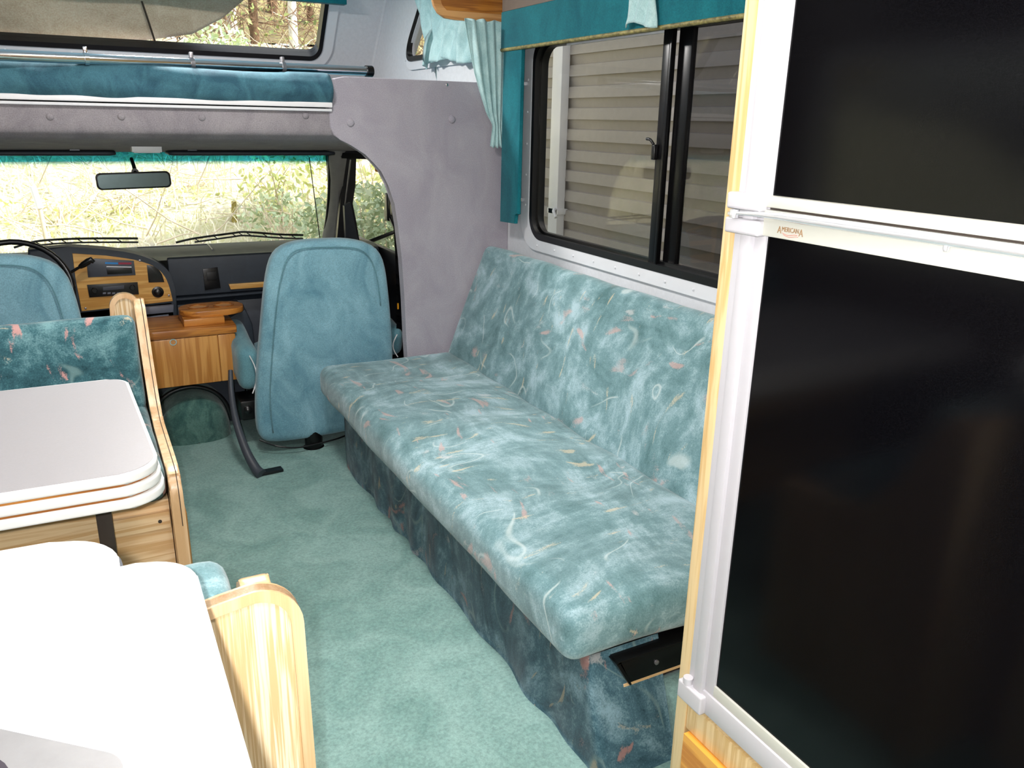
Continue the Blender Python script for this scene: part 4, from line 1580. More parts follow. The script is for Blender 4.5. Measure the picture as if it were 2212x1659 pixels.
def bench(name, label, yb, s, xs, top, zb=.46, near=False):
    """yb: y of the back board's outer face, s: +1 when the seat faces +y; xs: right edge of the back board"""
    t = thing(name, label, 'bench', (-.45, yb + s * .4, 0))
    Y = lambda d: yb + s * d
    # back board with raised rounded ear at the aisle
    if near:
        pl = [(LX, 0.0), (xs + .010, 0.0), (xs + .004, top - .25)] + arc(xs - .058, top - .060, .060, 0, 90, 8) + [(xs - .10, top - .006), (xs - .15, top - .016), (xs - .30, top - .030), (LX, top - .034)]
    else:
        pl = [(LX, 0.0), (xs + .004, 0.0)] + arc(xs - .045, top - .045, .045, 0, 180, 14) + [(xs - .092, top - .09), (LX, top - .09)]
    bm = BM()
    a, b = sorted((Y(0.004), Y(.020)))
    prism(bm, pl, a, b, 'y')
    obj('back_board', bm, 'oak_light', t, smooth=40)
    bm = BM()
    prev_ = None
    edge = [(x, z) for x, z in pl[1:]]
    inner = []
    for k_, (x, z) in enumerate(edge):
        a0_ = Vector(edge[max(k_ - 1, 0)]); a1_ = Vector(edge[min(k_ + 1, len(edge) - 1)])
        tn = (a1_ - a0_).normalized()
        inner.append((x - tn.y * .016, z + tn.x * .016))
    L_ = []
    d0_, d1_ = sorted((Y(0.0), Y(.024)))
    for loop, dd in ((edge, d0_), (inner, d0_), (inner, d1_), (edge, d1_)):
        L_.append([bm.verts.new((x, dd, z)) for x, z in loop])
    for k_ in range(4):
        A_, B_ = L_[k_], L_[(k_ + 1) % 4]
        for i_ in range(len(edge) - 1):
            bm.faces.new((A_[i_], A_[i_ + 1], B_[i_ + 1], B_[i_]))
    for e_ in (0, -1):
        bm.faces.new([L_[k_][e_] for k_ in range(4)])
    obj('edge_moulding', bm, 'oak_trim', t, smooth=40)
    # end panel with stepped front edge (yz profile)
    xo, xi = xs + .012, xs - .020
    if near:
        xo, xi = xs - .028, xs - .066
    prof = [(0.02, 0.0), (0.022, top - .06), (0.034, top - .022), (.058, top - .014), (.085, top - .03), (.12, top - .09), (.17, top - .20), (.25, top - .30), (.30, .565), (.36, .55), (.70, .55), (.745, .53), (.765, .49), (.77, .40), (.775, 0.0)]
    bm = BM()
    if near:
        prof = [(a if a < .3 else .3 + (a - .3) * .45, b) for a, b in prof]
    q = [(p.y, p.z) for p in smooth_path([Vector((0, a, b)) for a, b in prof[1:14]], 4)]
    q = [(0.02, 0.0)] + q + [(prof[-1][0], 0.0)]
    prism(bm, [(Y(a), b) for a, b in q], xi, xo, 'x', bev=.006, seg=3)
    ep = obj('end_panel', bm, 'oak_trim', t, smooth=50)
    # dark groove of the moulding
    bm = BM()
    xm = xi + (xo - xi) * .68
    if near:
        bm.free()
    else:
        tube(bm, [Vector((xm, Y(a) + s * .0005, b + .0003)) for a, b in q[1:-1]], .0012, 5)
        obj('moulding_groove', bm, 'dark_brown', ep)
    # seat box
    bm = BM()
    dep = .49 if near else .70
    a, b = sorted((Y(.03), Y(dep)))
    box(bm, LX + .005, xi - .002, a, b, 0.0, zb - .005)
    obj('seat_box', bm, 'oak_light_x', t)
    bm = BM()
    a, b = sorted((Y(dep), Y(dep + .016)))
    box(bm, xi - .16, xi - .004, a, b, zb - .085, zb - .035, .002)
    cl = obj('cleat', bm, 'oak_light_x', t, smooth=40, label='oak cleat with screw hole')
    bm = BM()
    lathe(bm, [(.005, -.002), (.005, .002)], (xi - .030, Y(dep + .016), zb - .06), 'y', 12)
    obj('screw', bm, 'dark_brown', cl)
    bm = BM()
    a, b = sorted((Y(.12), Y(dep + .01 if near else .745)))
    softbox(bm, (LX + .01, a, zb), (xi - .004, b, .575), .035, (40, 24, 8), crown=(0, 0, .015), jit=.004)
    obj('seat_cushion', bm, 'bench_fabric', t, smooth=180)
    bm = BM()
    lean = math.radians(11) * -s
    mt = Matrix.Translation((0, Y(.13), .56)) @ Matrix.Rotation(lean * -1 if s > 0 else -lean, 4, 'X')
    if s < 0:
        softbox(bm, (LX + .01, -.06, -.02), (xi - .006, .05, top - .605), .03, (40, 8, 16), crown=(0, .012, .0), mat=Matrix.Translation((0, Y(.17), .56)) @ Matrix.Rotation(math.radians(-11), 4, 'X'), jit=.004)
    else:
        softbox(bm, (LX + .01, -.05, -.02), (xi - .006, .06, top - .575), .03, (40, 8, 16), crown=(0, .012, .0), mat=Matrix.Translation((0, Y(.15), .56)) @ Matrix.Rotation(math.radians(11), 4, 'X'), jit=.004)
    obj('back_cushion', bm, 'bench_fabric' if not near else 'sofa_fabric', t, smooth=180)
    return t

fb = bench('dinette_bench', 'far dinette bench with dark floral cushions facing the table', 2.90, -1, .138, .895)
bm = BM()
box(bm, -.6, .175, 2.42, 2.86, 0, .30, .006)
obj('base_box', bm, 'oak_console', fb, smooth=40)
bench('dinette_bench', 'near dinette bench whose pale oak back stands beside the white counter', .925, 1, .190, .885, near=True)

# ================================================================== kitchen counter
kc = thing('kitchen_counter', 'white kitchen counter with rounded corners and a flip-up leaf', 'counter', (-.5, .3, 0))
zk = .962
bm = BM()
pts = [(LX, -1.2), (-.02, -1.2)] + arc(-.08, .945, .07, 0, 90, 8) + [(LX, 1.015)]
pts = [(LX, -1.2), (-.01, -1.2)] + [(x, y) for x, y in arc(-.082, .943, .072, 0, 90, 8)] + [(LX, 1.06)]
prism(bm, pts, zk - .032, zk, 'z', bev=.006, seg=3)
obj('worktop', bm, 'laminate_white', kc, smooth=50)
bm = BM()
prism(bm, [(x + .003, y + .003) if i > 1 and i < len(pts) - 1 else (x, y) for i, (x, y) in enumerate(pts)], zk - .024, zk - .012, 'z')
obj('edge_stripe', bm, 'grey_plastic', kc, label='thin grey edge stripe')
bm = BM()
lf = [(-.06, .30), (.066, .30)] + arc(.066 - .06, .925 - .06, .06, 0, 90, 8) + [(-.06, .925)]
prism(bm, lf, zk - .030, zk - .003, 'z', bev=.004, seg=3)
obj('leaf', bm, 'laminate_white', kc, smooth=50, label='white flip-up leaf')
bm = BM()
box(bm, LX + .005, -.04, -1.2, .86, 0, zk - .034)
obj('cabinet', bm, 'oak_light', kc)
# corner sink, set at an angle
sk = thing('sink', 'brushed steel sink set at an angle in the white counter', 'sink', (-.2, .5, zk))
e0 = P(0, 1580, 2, zk + .004); e1 = P(275, 1640, 2, zk + .004)
an = math.atan2(e1.y - e0.y, e1.x - e0.x)
Ms = Matrix.Translation(e1) @ Matrix.Rotation(an, 4, 'Z')
bm = BM()
ring(bm, rrect(-.42, .012, -.36, 0, .03), rrect(-.39, -.022, -.33, -.024, .10), -.002, .003, 'z')
bmesh.ops.transform(bm, matrix=Ms, verts=bm.verts)
obj('rim', bm, 'steel_light', sk, smooth=40)
bm = BM()
lp = rrect(-.39, -.022, -.33, -.024, .10)
lp2 = rrect(-.38, -.030, -.32, -.032, .10)
v0 = [bm.verts.new((a, b, .001)) for a, b in lp]
v1 = [bm.verts.new((a, b, -.02)) for a, b in lp2]
bm.faces.new(v1)
for i in range(len(lp)):
    bm.faces.new((v0[i], v0[(i + 1) % len(lp)], v1[(i + 1) % len(lp)], v1[i]))
bmesh.ops.transform(bm, matrix=Ms @ Matrix.Translation((0, 0, .004)), verts=bm.verts)
for v in bm.verts:
    v.co.z = max(v.co.z, zk + .0015)
obj('basin', bm, 'basin_steel', sk, smooth=40)

# ================================================================== fridge and its cabinet
XF = .88
fc = thing('fridge_cabinet', 'tall oak cabinet around the black fridge', 'cabinet', (1.3, .3, 0))
bm = BM()
box(bm, XF, WX, .942, .962, 0, ZC)
box(bm, XF + .01, WX, -.02, .0, 0, ZC)
box(bm, XF + .02, WX, 0, .945, 1.87, ZC)
box(bm, XF + .03, WX, 0, .945, .02, .44)
obj('carcass', bm, 'oak_strip', fc)
bm = BM()
box(bm, XF - .006, XF + .01, .936, .964, 0, ZC, .002)
obj('stile', bm, 'oak_strip', fc, smooth=40, label='pale oak stile')
bm = BM()
box(bm, XF - .004, XF + .03, .02, .936, .385, .442, .004)
obj('rail', bm, 'oak_strip', fc, smooth=40)
bm = BM()
# lower door with raised frame
ring(bm, [(.03, .04), (.925, .04), (.925, .385), (.03, .385)], [(.10, .11), (.86, .11), (.86, .325), (.10, .325)], XF - .016, XF + .02, 'x')
box(bm, XF + .0, XF + .02, .08, .88, .09, .34)
prism(bm, [(.13, .14), (.83, .14), (.83, .30), (.13, .30)], XF - .008, XF + .005, 'x', bev=.004)
obj('door', bm, 'oak_cabinet', fc, smooth=30, label='orange oak raised panel door')

fg = thing('fridge', 'black two-door fridge with white frame and mid rail handle', 'fridge', (1.2, .45, .44))
y0f, y1f = .05, .94
bm = BM()
box(bm, XF + .01, WX - .1, y0f, y1f, .44, 1.86)
obj('body', bm, 'fridge_white', fg)
# extruded vertical frame with steps
bm = BM()
box(bm, XF - .006, XF + .02, .918, .940, .455, 1.86, .004)
box(bm, XF - .014, XF + .02, .895, .918, .455, 1.86, .005)
box(bm, XF - .006, XF + .02, .872, .897, .455, 1.86, .003)
obj('side_frame', bm, 'fridge_white', fg, smooth=40)
bm = BM()
box(bm, XF - .006, XF + .02, y0f, .03 + y0f, .455, 1.86, .004)
obj('side_frame', bm, 'fridge_white', fg, smooth=40)
fd = []
for nm, z0, z1, lab in (('lower_door', .522, 1.300, 'gloss black lower door'), ('freezer_door', 1.357, 1.85, 'gloss black freezer door')):
    bm = BM()
    box(bm, XF - .002, XF + .012, y0f + .02, .874, z0, z1, .001)
    fd.append(obj(nm, bm, 'fridge_black', fg, label=lab))
# door rails around the handle
bm = BM()
box(bm, XF - .012, XF + .01, y0f + .02, .876, 1.3405, 1.357, .003)
obj('rail', bm, 'fridge_cream', fd[1], smooth=40)
bm = BM()
box(bm, XF - .012, XF + .01, y0f + .02, .876, 1.300, 1.3375, .003)
lr = obj('rail', bm, 'fridge_cream', fd[0], smooth=40)
bm = BM()
box(bm, XF - .004, XF + .01, y0f + .02, .90, 1.3375, 1.3405)
obj('gap', bm, 'dark_brown', fg)
bm = BM()
hz = 1.3315
pts = [(XF - .026, .915, hz - .003), (XF - .022, .88, hz - .001), (XF - .018, .84, hz), (XF - .016, .80, hz), (XF - .016, .5, hz), (XF - .016, y0f + .02, hz)]
tube(bm, pts, [.0025, .0035, .005, .0068, .0068, .0068], 14)
obj('handle', bm, 'bright_aluminium', fg, smooth=60, label='bright aluminium bar handle')
bm = BM()
lathe(bm, [(.003, -.004), (.004, -.001), (.004, .003)], (XF - .017, .585, hz - .008), 'z', 10)
obj('handle_stud', bm, 'bright_aluminium', fg, smooth=60)
for z0, z1 in ((1.333, 1.3575), (1.298, 1.321)):
    bm = BM()
    box(bm, XF - .022, XF + .005, .874, .945, z0, z1, .005, 3)
    obj('hinge_bracket', bm, 'fridge_white', fg, smooth=40)
bm = BM()
lathe(bm, [(.007, -.006), (.007, .006)], (XF - .022, .925, 1.327), 'z', 14)
lathe(bm, [(.010, -.002), (.010, .002)], (XF - .022, .925, 1.327), 'z', 14)
obj('hinge_pin', bm, 'bright_aluminium', fg, smooth=40)
# bottom frame
bm = BM()
box(bm, XF - .010, XF + .02, y0f, .932, .456, .500, .004)
obj('bottom_frame', bm, 'fridge_white', fg, smooth=40)
bm = BM()
box(bm, XF - .006, XF + .015, y0f, .874, .500, .522, .002)
obj('bottom_rail', bm, 'fridge_cream', fd[0], smooth=40)
bm = BM()
box(bm, XF - .022, XF + .0, .885, .948, .455, .492, .004, 3)
lathe(bm, [(.009, .0), (.009, .012)], (XF - .014, .93, .492), 'z', 14)
obj('hinge_bracket', bm, 'fridge_white', fg, smooth=40)
# lettering AMERICANA and its swash on the lower rail
def letters(txt, size, y, z, par, mat, xface):
    cu = bpy.data.curves.new('lettering', 'FONT')
    cu.body = txt
    cu.size = size
    cu.extrude = .0004
    tmp = bpy.data.objects.new('lettering_tmp', cu)
    COL.objects.link(tmp)
    dg = bpy.context.evaluated_depsgraph_get()
    dg.update()
    me = bpy.data.meshes.new_from_object(tmp.evaluated_get(dg))
    w = max(v.co.x for v in me.vertices)
    bm = BM()
    bm.from_mesh(me)
    bpy.data.objects.remove(tmp)
    m = Matrix(((0, 0, -1, xface), (-1, 0, 0, y), (0, 1, 0, z), (0, 0, 0, 1)))
    for v in bm.verts:
        v.co.x *= .82
    bmesh.ops.transform(bm, matrix=m, verts=bm.verts)
    return bm, w * .82
xface = XF - .0123
ll = P(1679, 500, 0, xface); lr_ = P(1734, 511, 0, xface)
L_ = ll.y - lr_.y
bmA = BM()
def add(bm2):
    me = bpy.data.meshes.new('t')
    bm2.to_mesh(me)
    bm2.free()
    bmA.from_mesh(me)
z0 = P(1680, 503, 0, xface).z
# width budget: big A, small MERICAN, big A
cum = ll.y
b1, w1 = letters('A', .0140, cum, z0, lr, 'logo_ink', xface); add(b1)
b2, w2 = letters('MERICAN', .0092, cum - w1 - .0005, z0 + .0032, lr, 'logo_ink', xface); add(b2)
b3, w3 = letters('A', .0140, cum - w1 - w2 - .0012, z0, lr, 'logo_ink', xface); add(b3)
tw = w1 + w2 + w3 + .0012
sc_ = L_ / tw
for v in bmA.verts:
    v.co.y = ll.y + (v.co.y - ll.y) * sc_
obj('lettering', bmA, 'logo_ink', lr)
bm = BM()
pts = [Vector((xface, ll.y - L_ * t, z0 + .001 - .002 * t + .0014 * math.sin(t * 9 + 1))) for t in [.2 + .065 * k for k in range(10)]]
tube(bm, pts, [.0003, .0007, .0004], 5)
pts2 = [p + Vector((0, -.002, -.0022)) for p in pts]
tube(bm, pts2, [.0003, .0005, .0003], 5)
obj('swash', bm, 'logo_red', lr)

# ================================================================== unseen fill lamps, added to brighten the room and the bunk
for k, (x, y) in enumerate(((.45, .2), (.45, 2.3), (.4, 3.9))):
    t = thing('fill_light', ['added square fill lamp above the kitchen aisle', 'added square fill lamp above the sofa aisle', 'added square fill lamp over the cab-over bunk'][k], 'lamp', (x, y, ZC - .04))
    bm = BM()
    box(bm, x - .15, x + .15, y - .12, y + .12, ZC - .012, ZC, .003)
    obj('base', bm, 'white_plastic', t)
    bm = BM()
    softbox(bm, (x - .13, y - .10, ZC - .045), (x + .13, y + .10, ZC - .012), .02, (8, 8, 4))
    obj('diffuser', bm, 'fill_diffuser', t, smooth=180)
    ld = bpy.data.lights.new('fill_area', 'AREA')
    ld.shape = 'RECTANGLE'; ld.size = .26; ld.size_y = .2
    ld.energy = (12, 17, 40)[k]
    ld.color = (1, .97, .93)
    lo_ = bpy.data.objects.new('fill_lamp', ld)
    lo_.location = (0, 0, -.012)
    COL.objects.link(lo_)
    lo_.parent = t
    lo_['kind'] = 'helper'

# ================================================================== outside
# neighbouring house with lap siding
house = thing('neighbour_house', 'neighbouring house wall of pale lap siding beyond the sliding window', 'house', (3.3, 3, -.8))
HX = 3.2
bm = BM()
lap = .142
z = -.8
prof = []
while z < 3.0:
    prof += [(HX - .036, z), (HX - .026, z + lap * .52), (HX - .002, z + lap * .56), (HX - .020, z + lap * .999)]
    z += lap
poly = prof + [(HX + .08, prof[-1][1]), (HX + .08, -.8)]
prism(bm, poly, -3.0, 6.6, 'y')
obj('siding', bm, 'siding_vinyl', house)
bm = BM()
ya, yb2 = P(1215, 300, 0, HX - .07).y, P(1192, 300, 0, HX - .07).y
box(bm, HX - .095, HX - .030, ya, yb2 - .02, -.8, 3.0, .006)
dsp = obj('downspout', bm, 'white_plastic', house, label='white square downspout', smooth=40)
bm = BM()
p = P(1205, 458, 0, HX - .09)
box(bm, HX - .095, HX - .01, ya - .012, yb2 - .01, p.z - .02, p.z + .02, .003)
tube(bm, smooth_path([(HX - .1, ya + .02, p.z + .02), (HX - .14, ya - .03, p.z + .01), (HX - .15, ya - .08, p.z - .03)]), .012, 8)
obj('strap', bm, 'white_plastic', dsp, smooth=40)
bm = BM()
prism(bm, [(HX - .45, 3.0), (HX - .45, 3.16), (HX + 2.4, 4.4), (HX + 2.4, 3.0)], -3.2, 6.9, 'y')
obj('roof', bm, 'roof_brown', house)

# tarp hanging over the outside of the bunk window
bm = BM()
def tz(x):   # lower edge of the tarp as a height over x
    return 0
e = [FPt(-250, 130), FPt(0, 120), FPt(250, 118), FPt(420, 97), FPt(490, 60), FPt(560, 0), FPt(640, -90)]
def ftarp(u, v):
    f = u * (len(e) - 1)
    i = min(int(f), len(e) - 2)
    b = e[i].lerp(e[i + 1], f - i)
    top = Vector((b.x + .12 * (1 - u), 0, 2.34 if b.z < 2.3 else b.z + .04))
    z = b.z + (top.z - b.z) * v
    x = b.x + (top.x - b.x) * v * .3
    w = .02 * math.sin(x * 8 + z * 10) + .02 * mnoise.noise(Vector((x * 3, z * 5, 0)))
    return F3(x, z, -.10) + Vector((0, w, 0))
sheet(bm, ftarp, 70, 24, thick=.004)
tp = thing('tarp', 'taupe tarp hanging over the outside of the front bunk window', 'tarp', (0.3, 5.3, 1.7))
obj('cloth', bm, 'tarp_cloth', tp, smooth=180)
bm = BM()
a, b = FPt(308, 0), FPt(338, 92)
tube(bm, [a + Vector((0, .055, 0)), a.lerp(b, .5) + Vector((0, .05, 0)), b + Vector((0, .055, 0))], .006, 6, flat=.4)
obj('seam', bm, 'dark_brown', tp, smooth=60)

# terrain: a bank rising in front of the vehicle
def ground(x, y):
    t = max(0, y - 6.0)
    z = -.8 + min(t, 4.2) * .47 + max(0, t - 4.2) * .26
    z += .22 * mnoise.noise(Vector((x * .5, y * .5, 0))) * min(1, t * .5) + .06 * mnoise.noise(Vector((x * 2.3, y * 2.3, 5))) * min(1, t)
    return z
bm = BM()
sheet(bm, lambda u, v: Vector((-14 + 34 * u, -8 + 24 * v, ground(-14 + 34 * u, -8 + 24 * v))), 130, 110)
o = obj('ground', bm, 'bank_soil', kind='structure', smooth=180)
bm = BM()
sheet(bm, lambda u, v: Vector((-20 + 50 * u, 16 + 22 * v, ground(-20 + 50 * u, 16) + v * 7 + .3 * mnoise.noise(Vector((u * 20, v * 9, 0))))), 60, 30)
obj('hill', bm, 'forest_floor', kind='structure', smooth=180)

rnd = random.Random(3)
def blades(n, xr_, yr_, h0, h1, w, seed, lean=.5):
    bm = BM()
    r = random.Random(seed)
    for _ in range(n):
        x, y = r.uniform(*xr_), r.uniform(*yr_)
        z = ground(x, y)
        h = r.uniform(h0, h1)
        a = r.uniform(0, 2 * PI)
        dx, dy = math.cos(a), math.sin(a)
        l = r.uniform(.1, lean) * h
        b = a + PI / 2 + r.uniform(-.5, .5)
        wx, wy = math.cos(b) * w / 2, math.sin(b) * w / 2
        p0 = Vector((x, y, z - .02)); p1 = Vector((x + dx * l * .4, y + dy * l * .4, z + h * .6)); p2 = Vector((x + dx * l * 1.4, y + dy * l * 1.4, z + h * .9))
        W_ = Vector((wx, wy, 0))
        v = [bm.verts.new(p0 - W_), bm.verts.new(p0 + W_), bm.verts.new(p1 + W_ * .7), bm.verts.new(p1 - W_ * .7), bm.verts.new(p2)]
        bm.faces.new(v[:4])
        bm.faces.new((v[3], v[2], v[4]))
    return bm
obj('dry_grass', blades(9000, (-4, 6), (6.4, 13), .12, .42, .014, 1, 1.2), 'grass_pale', label='pale dry grass over the bank in front of the vehicle', cat='grass', kind='stuff')
bm = BM()
r = random.Random(9)
for _ in range(900):
    x, y = r.uniform(-3.5, 6.5), r.uniform(6.8, 14)
    z = ground(x, y)
    a = r.uniform(0, 2 * PI)
    L = r.uniform(.3, 1.3)
    d = Vector((math.cos(a), math.sin(a) * .6, r.uniform(-.1, .9))).normalized()
    p = Vector((x, y, z + r.uniform(0, .3)))
    pts = [p]
    for k in range(4):
        d = (d + mnoise.noise_vector(Vector((_ * 1.3, k * 2.1, 0))) * .55).normalized()
        pts.append(pts[-1] + d * L / 4)
    rr = r.uniform(.003, .010)
    tube(bm, pts, [rr, rr * .3], 4, cap=False)
obj('dead_twigs', bm, 'twig', label='tangle of pale dead twigs lying across the bank', cat='twigs', kind='stuff')
def leafcloud(name, center, rad, n, size, mat, label, cat, seed, kind=None, stems=10, group=None):
    r = random.Random(seed)
    c = Vector(center)
    t = thing(name, label, cat, (c.x, c.y, ground(c.x, c.y)), group)
    bm = BM()
    for _ in range(n):
        while True:
            q = Vector((r.uniform(-1, 1), r.uniform(-1, 1), r.uniform(-1, 1)))
            if q.length < 1:
                break
        p = c + Vector((q.x * rad[0], q.y * rad[1], q.z * rad[2]))
        if p.z < ground(p.x, p.y):
            continue
        u = Vector((r.uniform(-1, 1), r.uniform(-1, 1), r.uniform(-1, 1))).normalized()
        w = u.cross(Vector((r.uniform(-1, 1), r.uniform(-1, 1), r.uniform(-1, 1)))).normalized()
        s_ = size * r.uniform(.6, 1.3)
        v = [bm.verts.new(p - u * s_), bm.verts.new(p + w * s_ * .45), bm.verts.new(p + u * s_), bm.verts.new(p - w * s_ * .45)]
        bm.faces.new(v)
    lv_ = obj('leaves', bm, mat, t)
    bm = BM()
    for k in range(stems):
        a = r.uniform(0, 2 * PI)
        e_ = c + Vector((math.cos(a) * rad[0] * .7, math.sin(a) * rad[1] * .7, rad[2] * r.uniform(.1, .7)))
        b_ = Vector((c.x + r.uniform(-.1, .1), c.y, ground(c.x, c.y) - .03))
        tube(bm, smooth_path([b_, b_.lerp(e_, .5) + Vector((0, 0, .1)), e_], 4), [.01, .003], 5)
    obj('stem', bm, 'twig', t)
    return t
gp = 'leafy saplings on the bank'
for k, (px, py, y, rx, rz, n, mt, lab) in enumerate((
        (590, 395, 8.6, .38, .32, 320, 'leaf_yellow', 'yellow-green sapling at the upper right of the windshield view'),
        (420, 440, 9.2, .5, .3, 260, 'leaf_yellow', 'yellow-green sapling right of the rear view mirror'),
        (270, 455, 9.0, .5, .25, 260, 'leaf_yellow', 'low yellow sapling directly below the rear view mirror'),
        (120, 470, 8.8, .6, .25, 220, 'leaf_yellow', 'low yellow sapling beside the white topped stake'),
        (610, 470, 8.0, .45, .28, 380, 'leaf_green', 'green sapling above the right wiper end'))):
    p = P(px, py, 1, y)
    leafcloud('sapling', (p.x, p.y, p.z), (rx, .4, rz), n, .035, mt, lab, 'sapling', 20 + k, group=gp)
p = P(805, 480, 1, 6.3)
leafcloud('bush', (p.x + .1, 6.3, p.z - .1), (.75, .6, .42), 3200, .036, 'leaf_green', 'dense green bush outside the passenger door window', 'bush', 41, stems=30)
p = P(800, 400, 1, 8.5)
leafcloud('bush', (p.x, 8.5, p.z), (.8, .5, .5), 500, .05, 'leaf_yellow', 'loose yellow-green bush high in the passenger door window', 'bush', 42, stems=24)
p = P(470, 85, 1, 10.5)
leafcloud('bush', (p.x, 10.5, p.z - .15), (.4, .4, .35), 700, .04, 'leaf_green', 'green bush under the tarp edge in the bunk window', 'bush', 43, stems=14)
# mossy stump and marker stake
st = P(507, 505, 1, 8.6); st2 = P(505, 435, 1, 8.6)
bm = BM()
tube(bm, smooth_path([Vector((st.x, st.y, ground(st.x, st.y) - .05)), st, st2], 5), [.035, .032, .024], 10)
obj('mossy_stump', bm, 'moss_bark', label='thin mossy yellow stump above the right wiper', cat='stump', smooth=60)
s0 = P(100, 520, 1, 7.2); s1 = P(86, 450, 1, 7.2); s2 = P(70, 402, 1, 7.2)
stake = thing('marker_stake', 'thin stake with a white top at the left of the windshield view', 'stake', (s0.x, s0.y, ground(s0.x, s0.y)))
bm = BM()
tube(bm, [Vector((s0.x + .03, s0.y, ground(s0.x, s0.y) - .05)), s1], .016, 8)
obj('post', bm, 'dry_straw', stake, smooth=60)
bm = BM()
tube(bm, [s1, s2], .024, 8)
obj('top', bm, 'white_plastic', stake, label='white top', smooth=60)
# radio antenna
bm = BM()
tube(bm, [P(692, 522, 1, 4.95), P(680, 430, 1, 4.97), P(668, 340, 1, 4.98)], .003, 6)
obj('antenna', bm, 'black_metal', label='thin radio antenna in front of the right windshield corner', cat='antenna')

# trees
trees = [  # px at py=60, y, radius, material, label
    (503, 17, .10, 'birch_bark', 'white birch trunk just right of the tarp edge'),
    (549, 16, .09, 'bark', 'pale brown trunk left of the tall birch'),
    (633, 15, .085, 'birch_bark', 'straight white birch trunk near the bunk window corner'),
    (590, 19, .12, 'bark', 'dark trunk between the two birches'),
    (655, 20, .12, 'bark', 'thin brown trunk against the window edge'),
    (672, 18, .08, 'bark', 'brown trunk nearest the window corner'),
    (610, 21, .10, 'bark', 'far brown trunk behind the birch'),
]
for i, (px, y, rr, m_, lab) in enumerate(trees):
    p = P(px, 60, 1, y)
    g0 = ground(p.x, min(y, 16)) + max(0, y - 16) / 22 * 7 - .3
    bm = BM()
    top = p + Vector((random.uniform(-.3, .3), 0, 5))
    tube(bm, smooth_path([Vector((p.x + random.uniform(-.05, .05), y, g0)), p, top], 6), [rr * 1.2, rr, rr * .6], 10)
    for k in range(7):
        z_ = p.z - .4 + k * .5
        a = random.uniform(0, 2 * PI)
        tube(bm, [Vector((p.x, y, z_)), Vector((p.x + math.cos(a) * .9, y + math.sin(a) * .3, z_ + random.uniform(-.1, .35)))], [.015, .004], 5)
    obj('tree_trunk', bm, m_, label=lab, cat='tree', group='tree trunks seen through the bunk window', smooth=60)
bm = BM()
r = random.Random(31)
for _ in range(2600):
    x, y = r.uniform(-1, 7), r.uniform(13, 18)
    z = ground(x, min(y, 16)) + r.uniform(-.2, 2.6)
    d = Vector((r.uniform(-1, 1), r.uniform(-.3, .3), r.uniform(-.6, 1))).normalized() * r.uniform(.2, .8)
    tube(bm, [Vector((x, y, z)), Vector((x, y, z)) + d], [.009, .002], 3, cap=False)
obj('undergrowth', bm, 'bark', label='brown tangle of undergrowth between the tree trunks', cat='undergrowth', kind='stuff')
leaf_r = random.Random(77)
bm = BM()
for _ in range(3600):
    x, y = leaf_r.uniform(-2, 8), leaf_r.uniform(13.5, 18.5)
    z = ground(x, min(y, 16)) + leaf_r.uniform(-.2, 3.4)
    p = Vector((x, y, z)); u = Vector((leaf_r.uniform(-1, 1), leaf_r.uniform(-1, 1), leaf_r.uniform(-1, 1))).normalized(); w = u.orthogonal()
    s_ = leaf_r.uniform(.03, .07)
    bm.faces.new([bm.verts.new(p - u * s_), bm.verts.new(p + w * s_ * .5), bm.verts.new(p + u * s_), bm.verts.new(p - w * s_ * .5)])
obj('woodland_leaves', bm, 'leaf_wood', label='scattered green leaves in the wood behind the bank', cat='leaves', kind='stuff')

# vehicle bonnet outside the windshield keeps the ground light off
bm = BM()
prism(bm, [(4.90, .70), (5.6, .60), (5.8, .45), (5.8, -.3), (4.90, -.3)], -.6, 1.2, 'x', bev=.03)
obj('bonnet', bm, 'white_frame', label='white vehicle bonnet below the windshield', cat='bonnet', smooth=40)

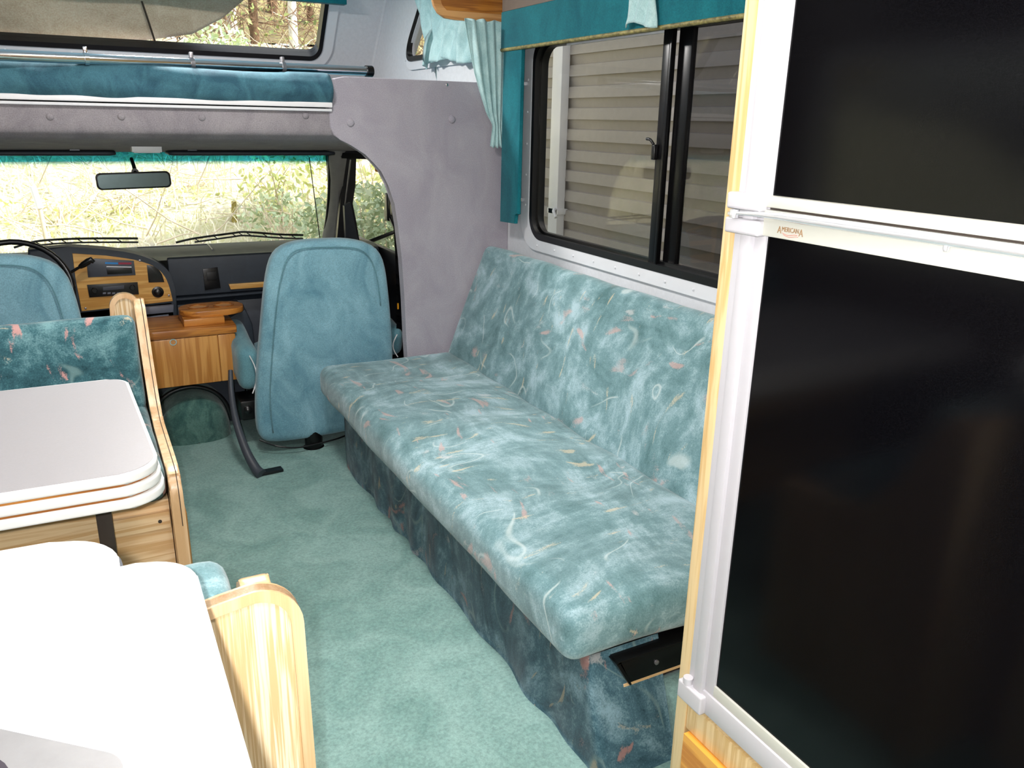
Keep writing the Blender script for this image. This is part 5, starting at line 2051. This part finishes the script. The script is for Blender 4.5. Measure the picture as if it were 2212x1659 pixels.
# ================================================================== light
w = bpy.data.worlds.new('sky')
SC.world = w
w.use_nodes = True
nt = w.node_tree
nt.nodes.clear()
o_ = nt.nodes.new('ShaderNodeOutputWorld')
bg = nt.nodes.new('ShaderNodeBackground')
sky = nt.nodes.new('ShaderNodeTexSky')
sky.sky_type = 'NISHITA'
sky.sun_disc = False
sky.sun_elevation = math.radians(55)
sky.sun_rotation = math.radians(110)
sky.dust_density = 3.0
sky.air_density = 1.0
hs = nt.nodes.new('ShaderNodeHueSaturation')
hs.inputs['Saturation'].default_value = 0.45
nt.links.new(sky.outputs[0], hs.inputs['Color'])
nt.links.new(hs.outputs[0], bg.inputs[0])
bg.inputs[1].default_value = 0.42
nt.links.new(bg.outputs[0], o_.inputs[0])

sl = bpy.data.lights.new('sun', 'SUN')
sl.energy = 7.5
sl.angle = math.radians(1.5)
sl.color = (1, .96, .88)
so_ = bpy.data.objects.new('sun', sl)
so_.rotation_euler = Vector((1.1, -0.6, 1.15)).to_track_quat('Z', 'Y').to_euler()
COL.objects.link(so_)

# the camera's own flash, just left of and above the lens
fl = bpy.data.lights.new('flash', 'POINT')
fl.energy = 86
fl.shadow_soft_size = .012
fl.color = (1, 1, 1)
fo = bpy.data.objects.new('camera_flash', fl)
fo.location = CAM + Vector((-.04, -.01, .035))
COL.objects.link(fo)

# daylight portals at the openings (guide sampling only)
def portal(loc, rot, sx, sy):
    l = bpy.data.lights.new('portal', 'AREA')
    l.shape = 'RECTANGLE'
    l.size, l.size_y = sx, sy
    l.cycles.is_portal = True
    ob = bpy.data.objects.new('portal', l)
    ob.location = loc
    ob.rotation_euler = rot
    COL.objects.link(ob)

SC.view_settings.view_transform = 'Standard'
SC.view_settings.look = 'None'
SC.view_settings.exposure = 0.3
SC.view_settings.gamma = 1.0
SC.view_settings.use_curve_mapping = False
SC.cycles.use_denoising = True
SC.cycles.max_bounces = 8
SC.cycles.transparent_max_bounces = 16
SC.cycles.sample_clamp_indirect = 6.0
SC.cycles.caustics_reflective = False
SC.cycles.caustics_refractive = False
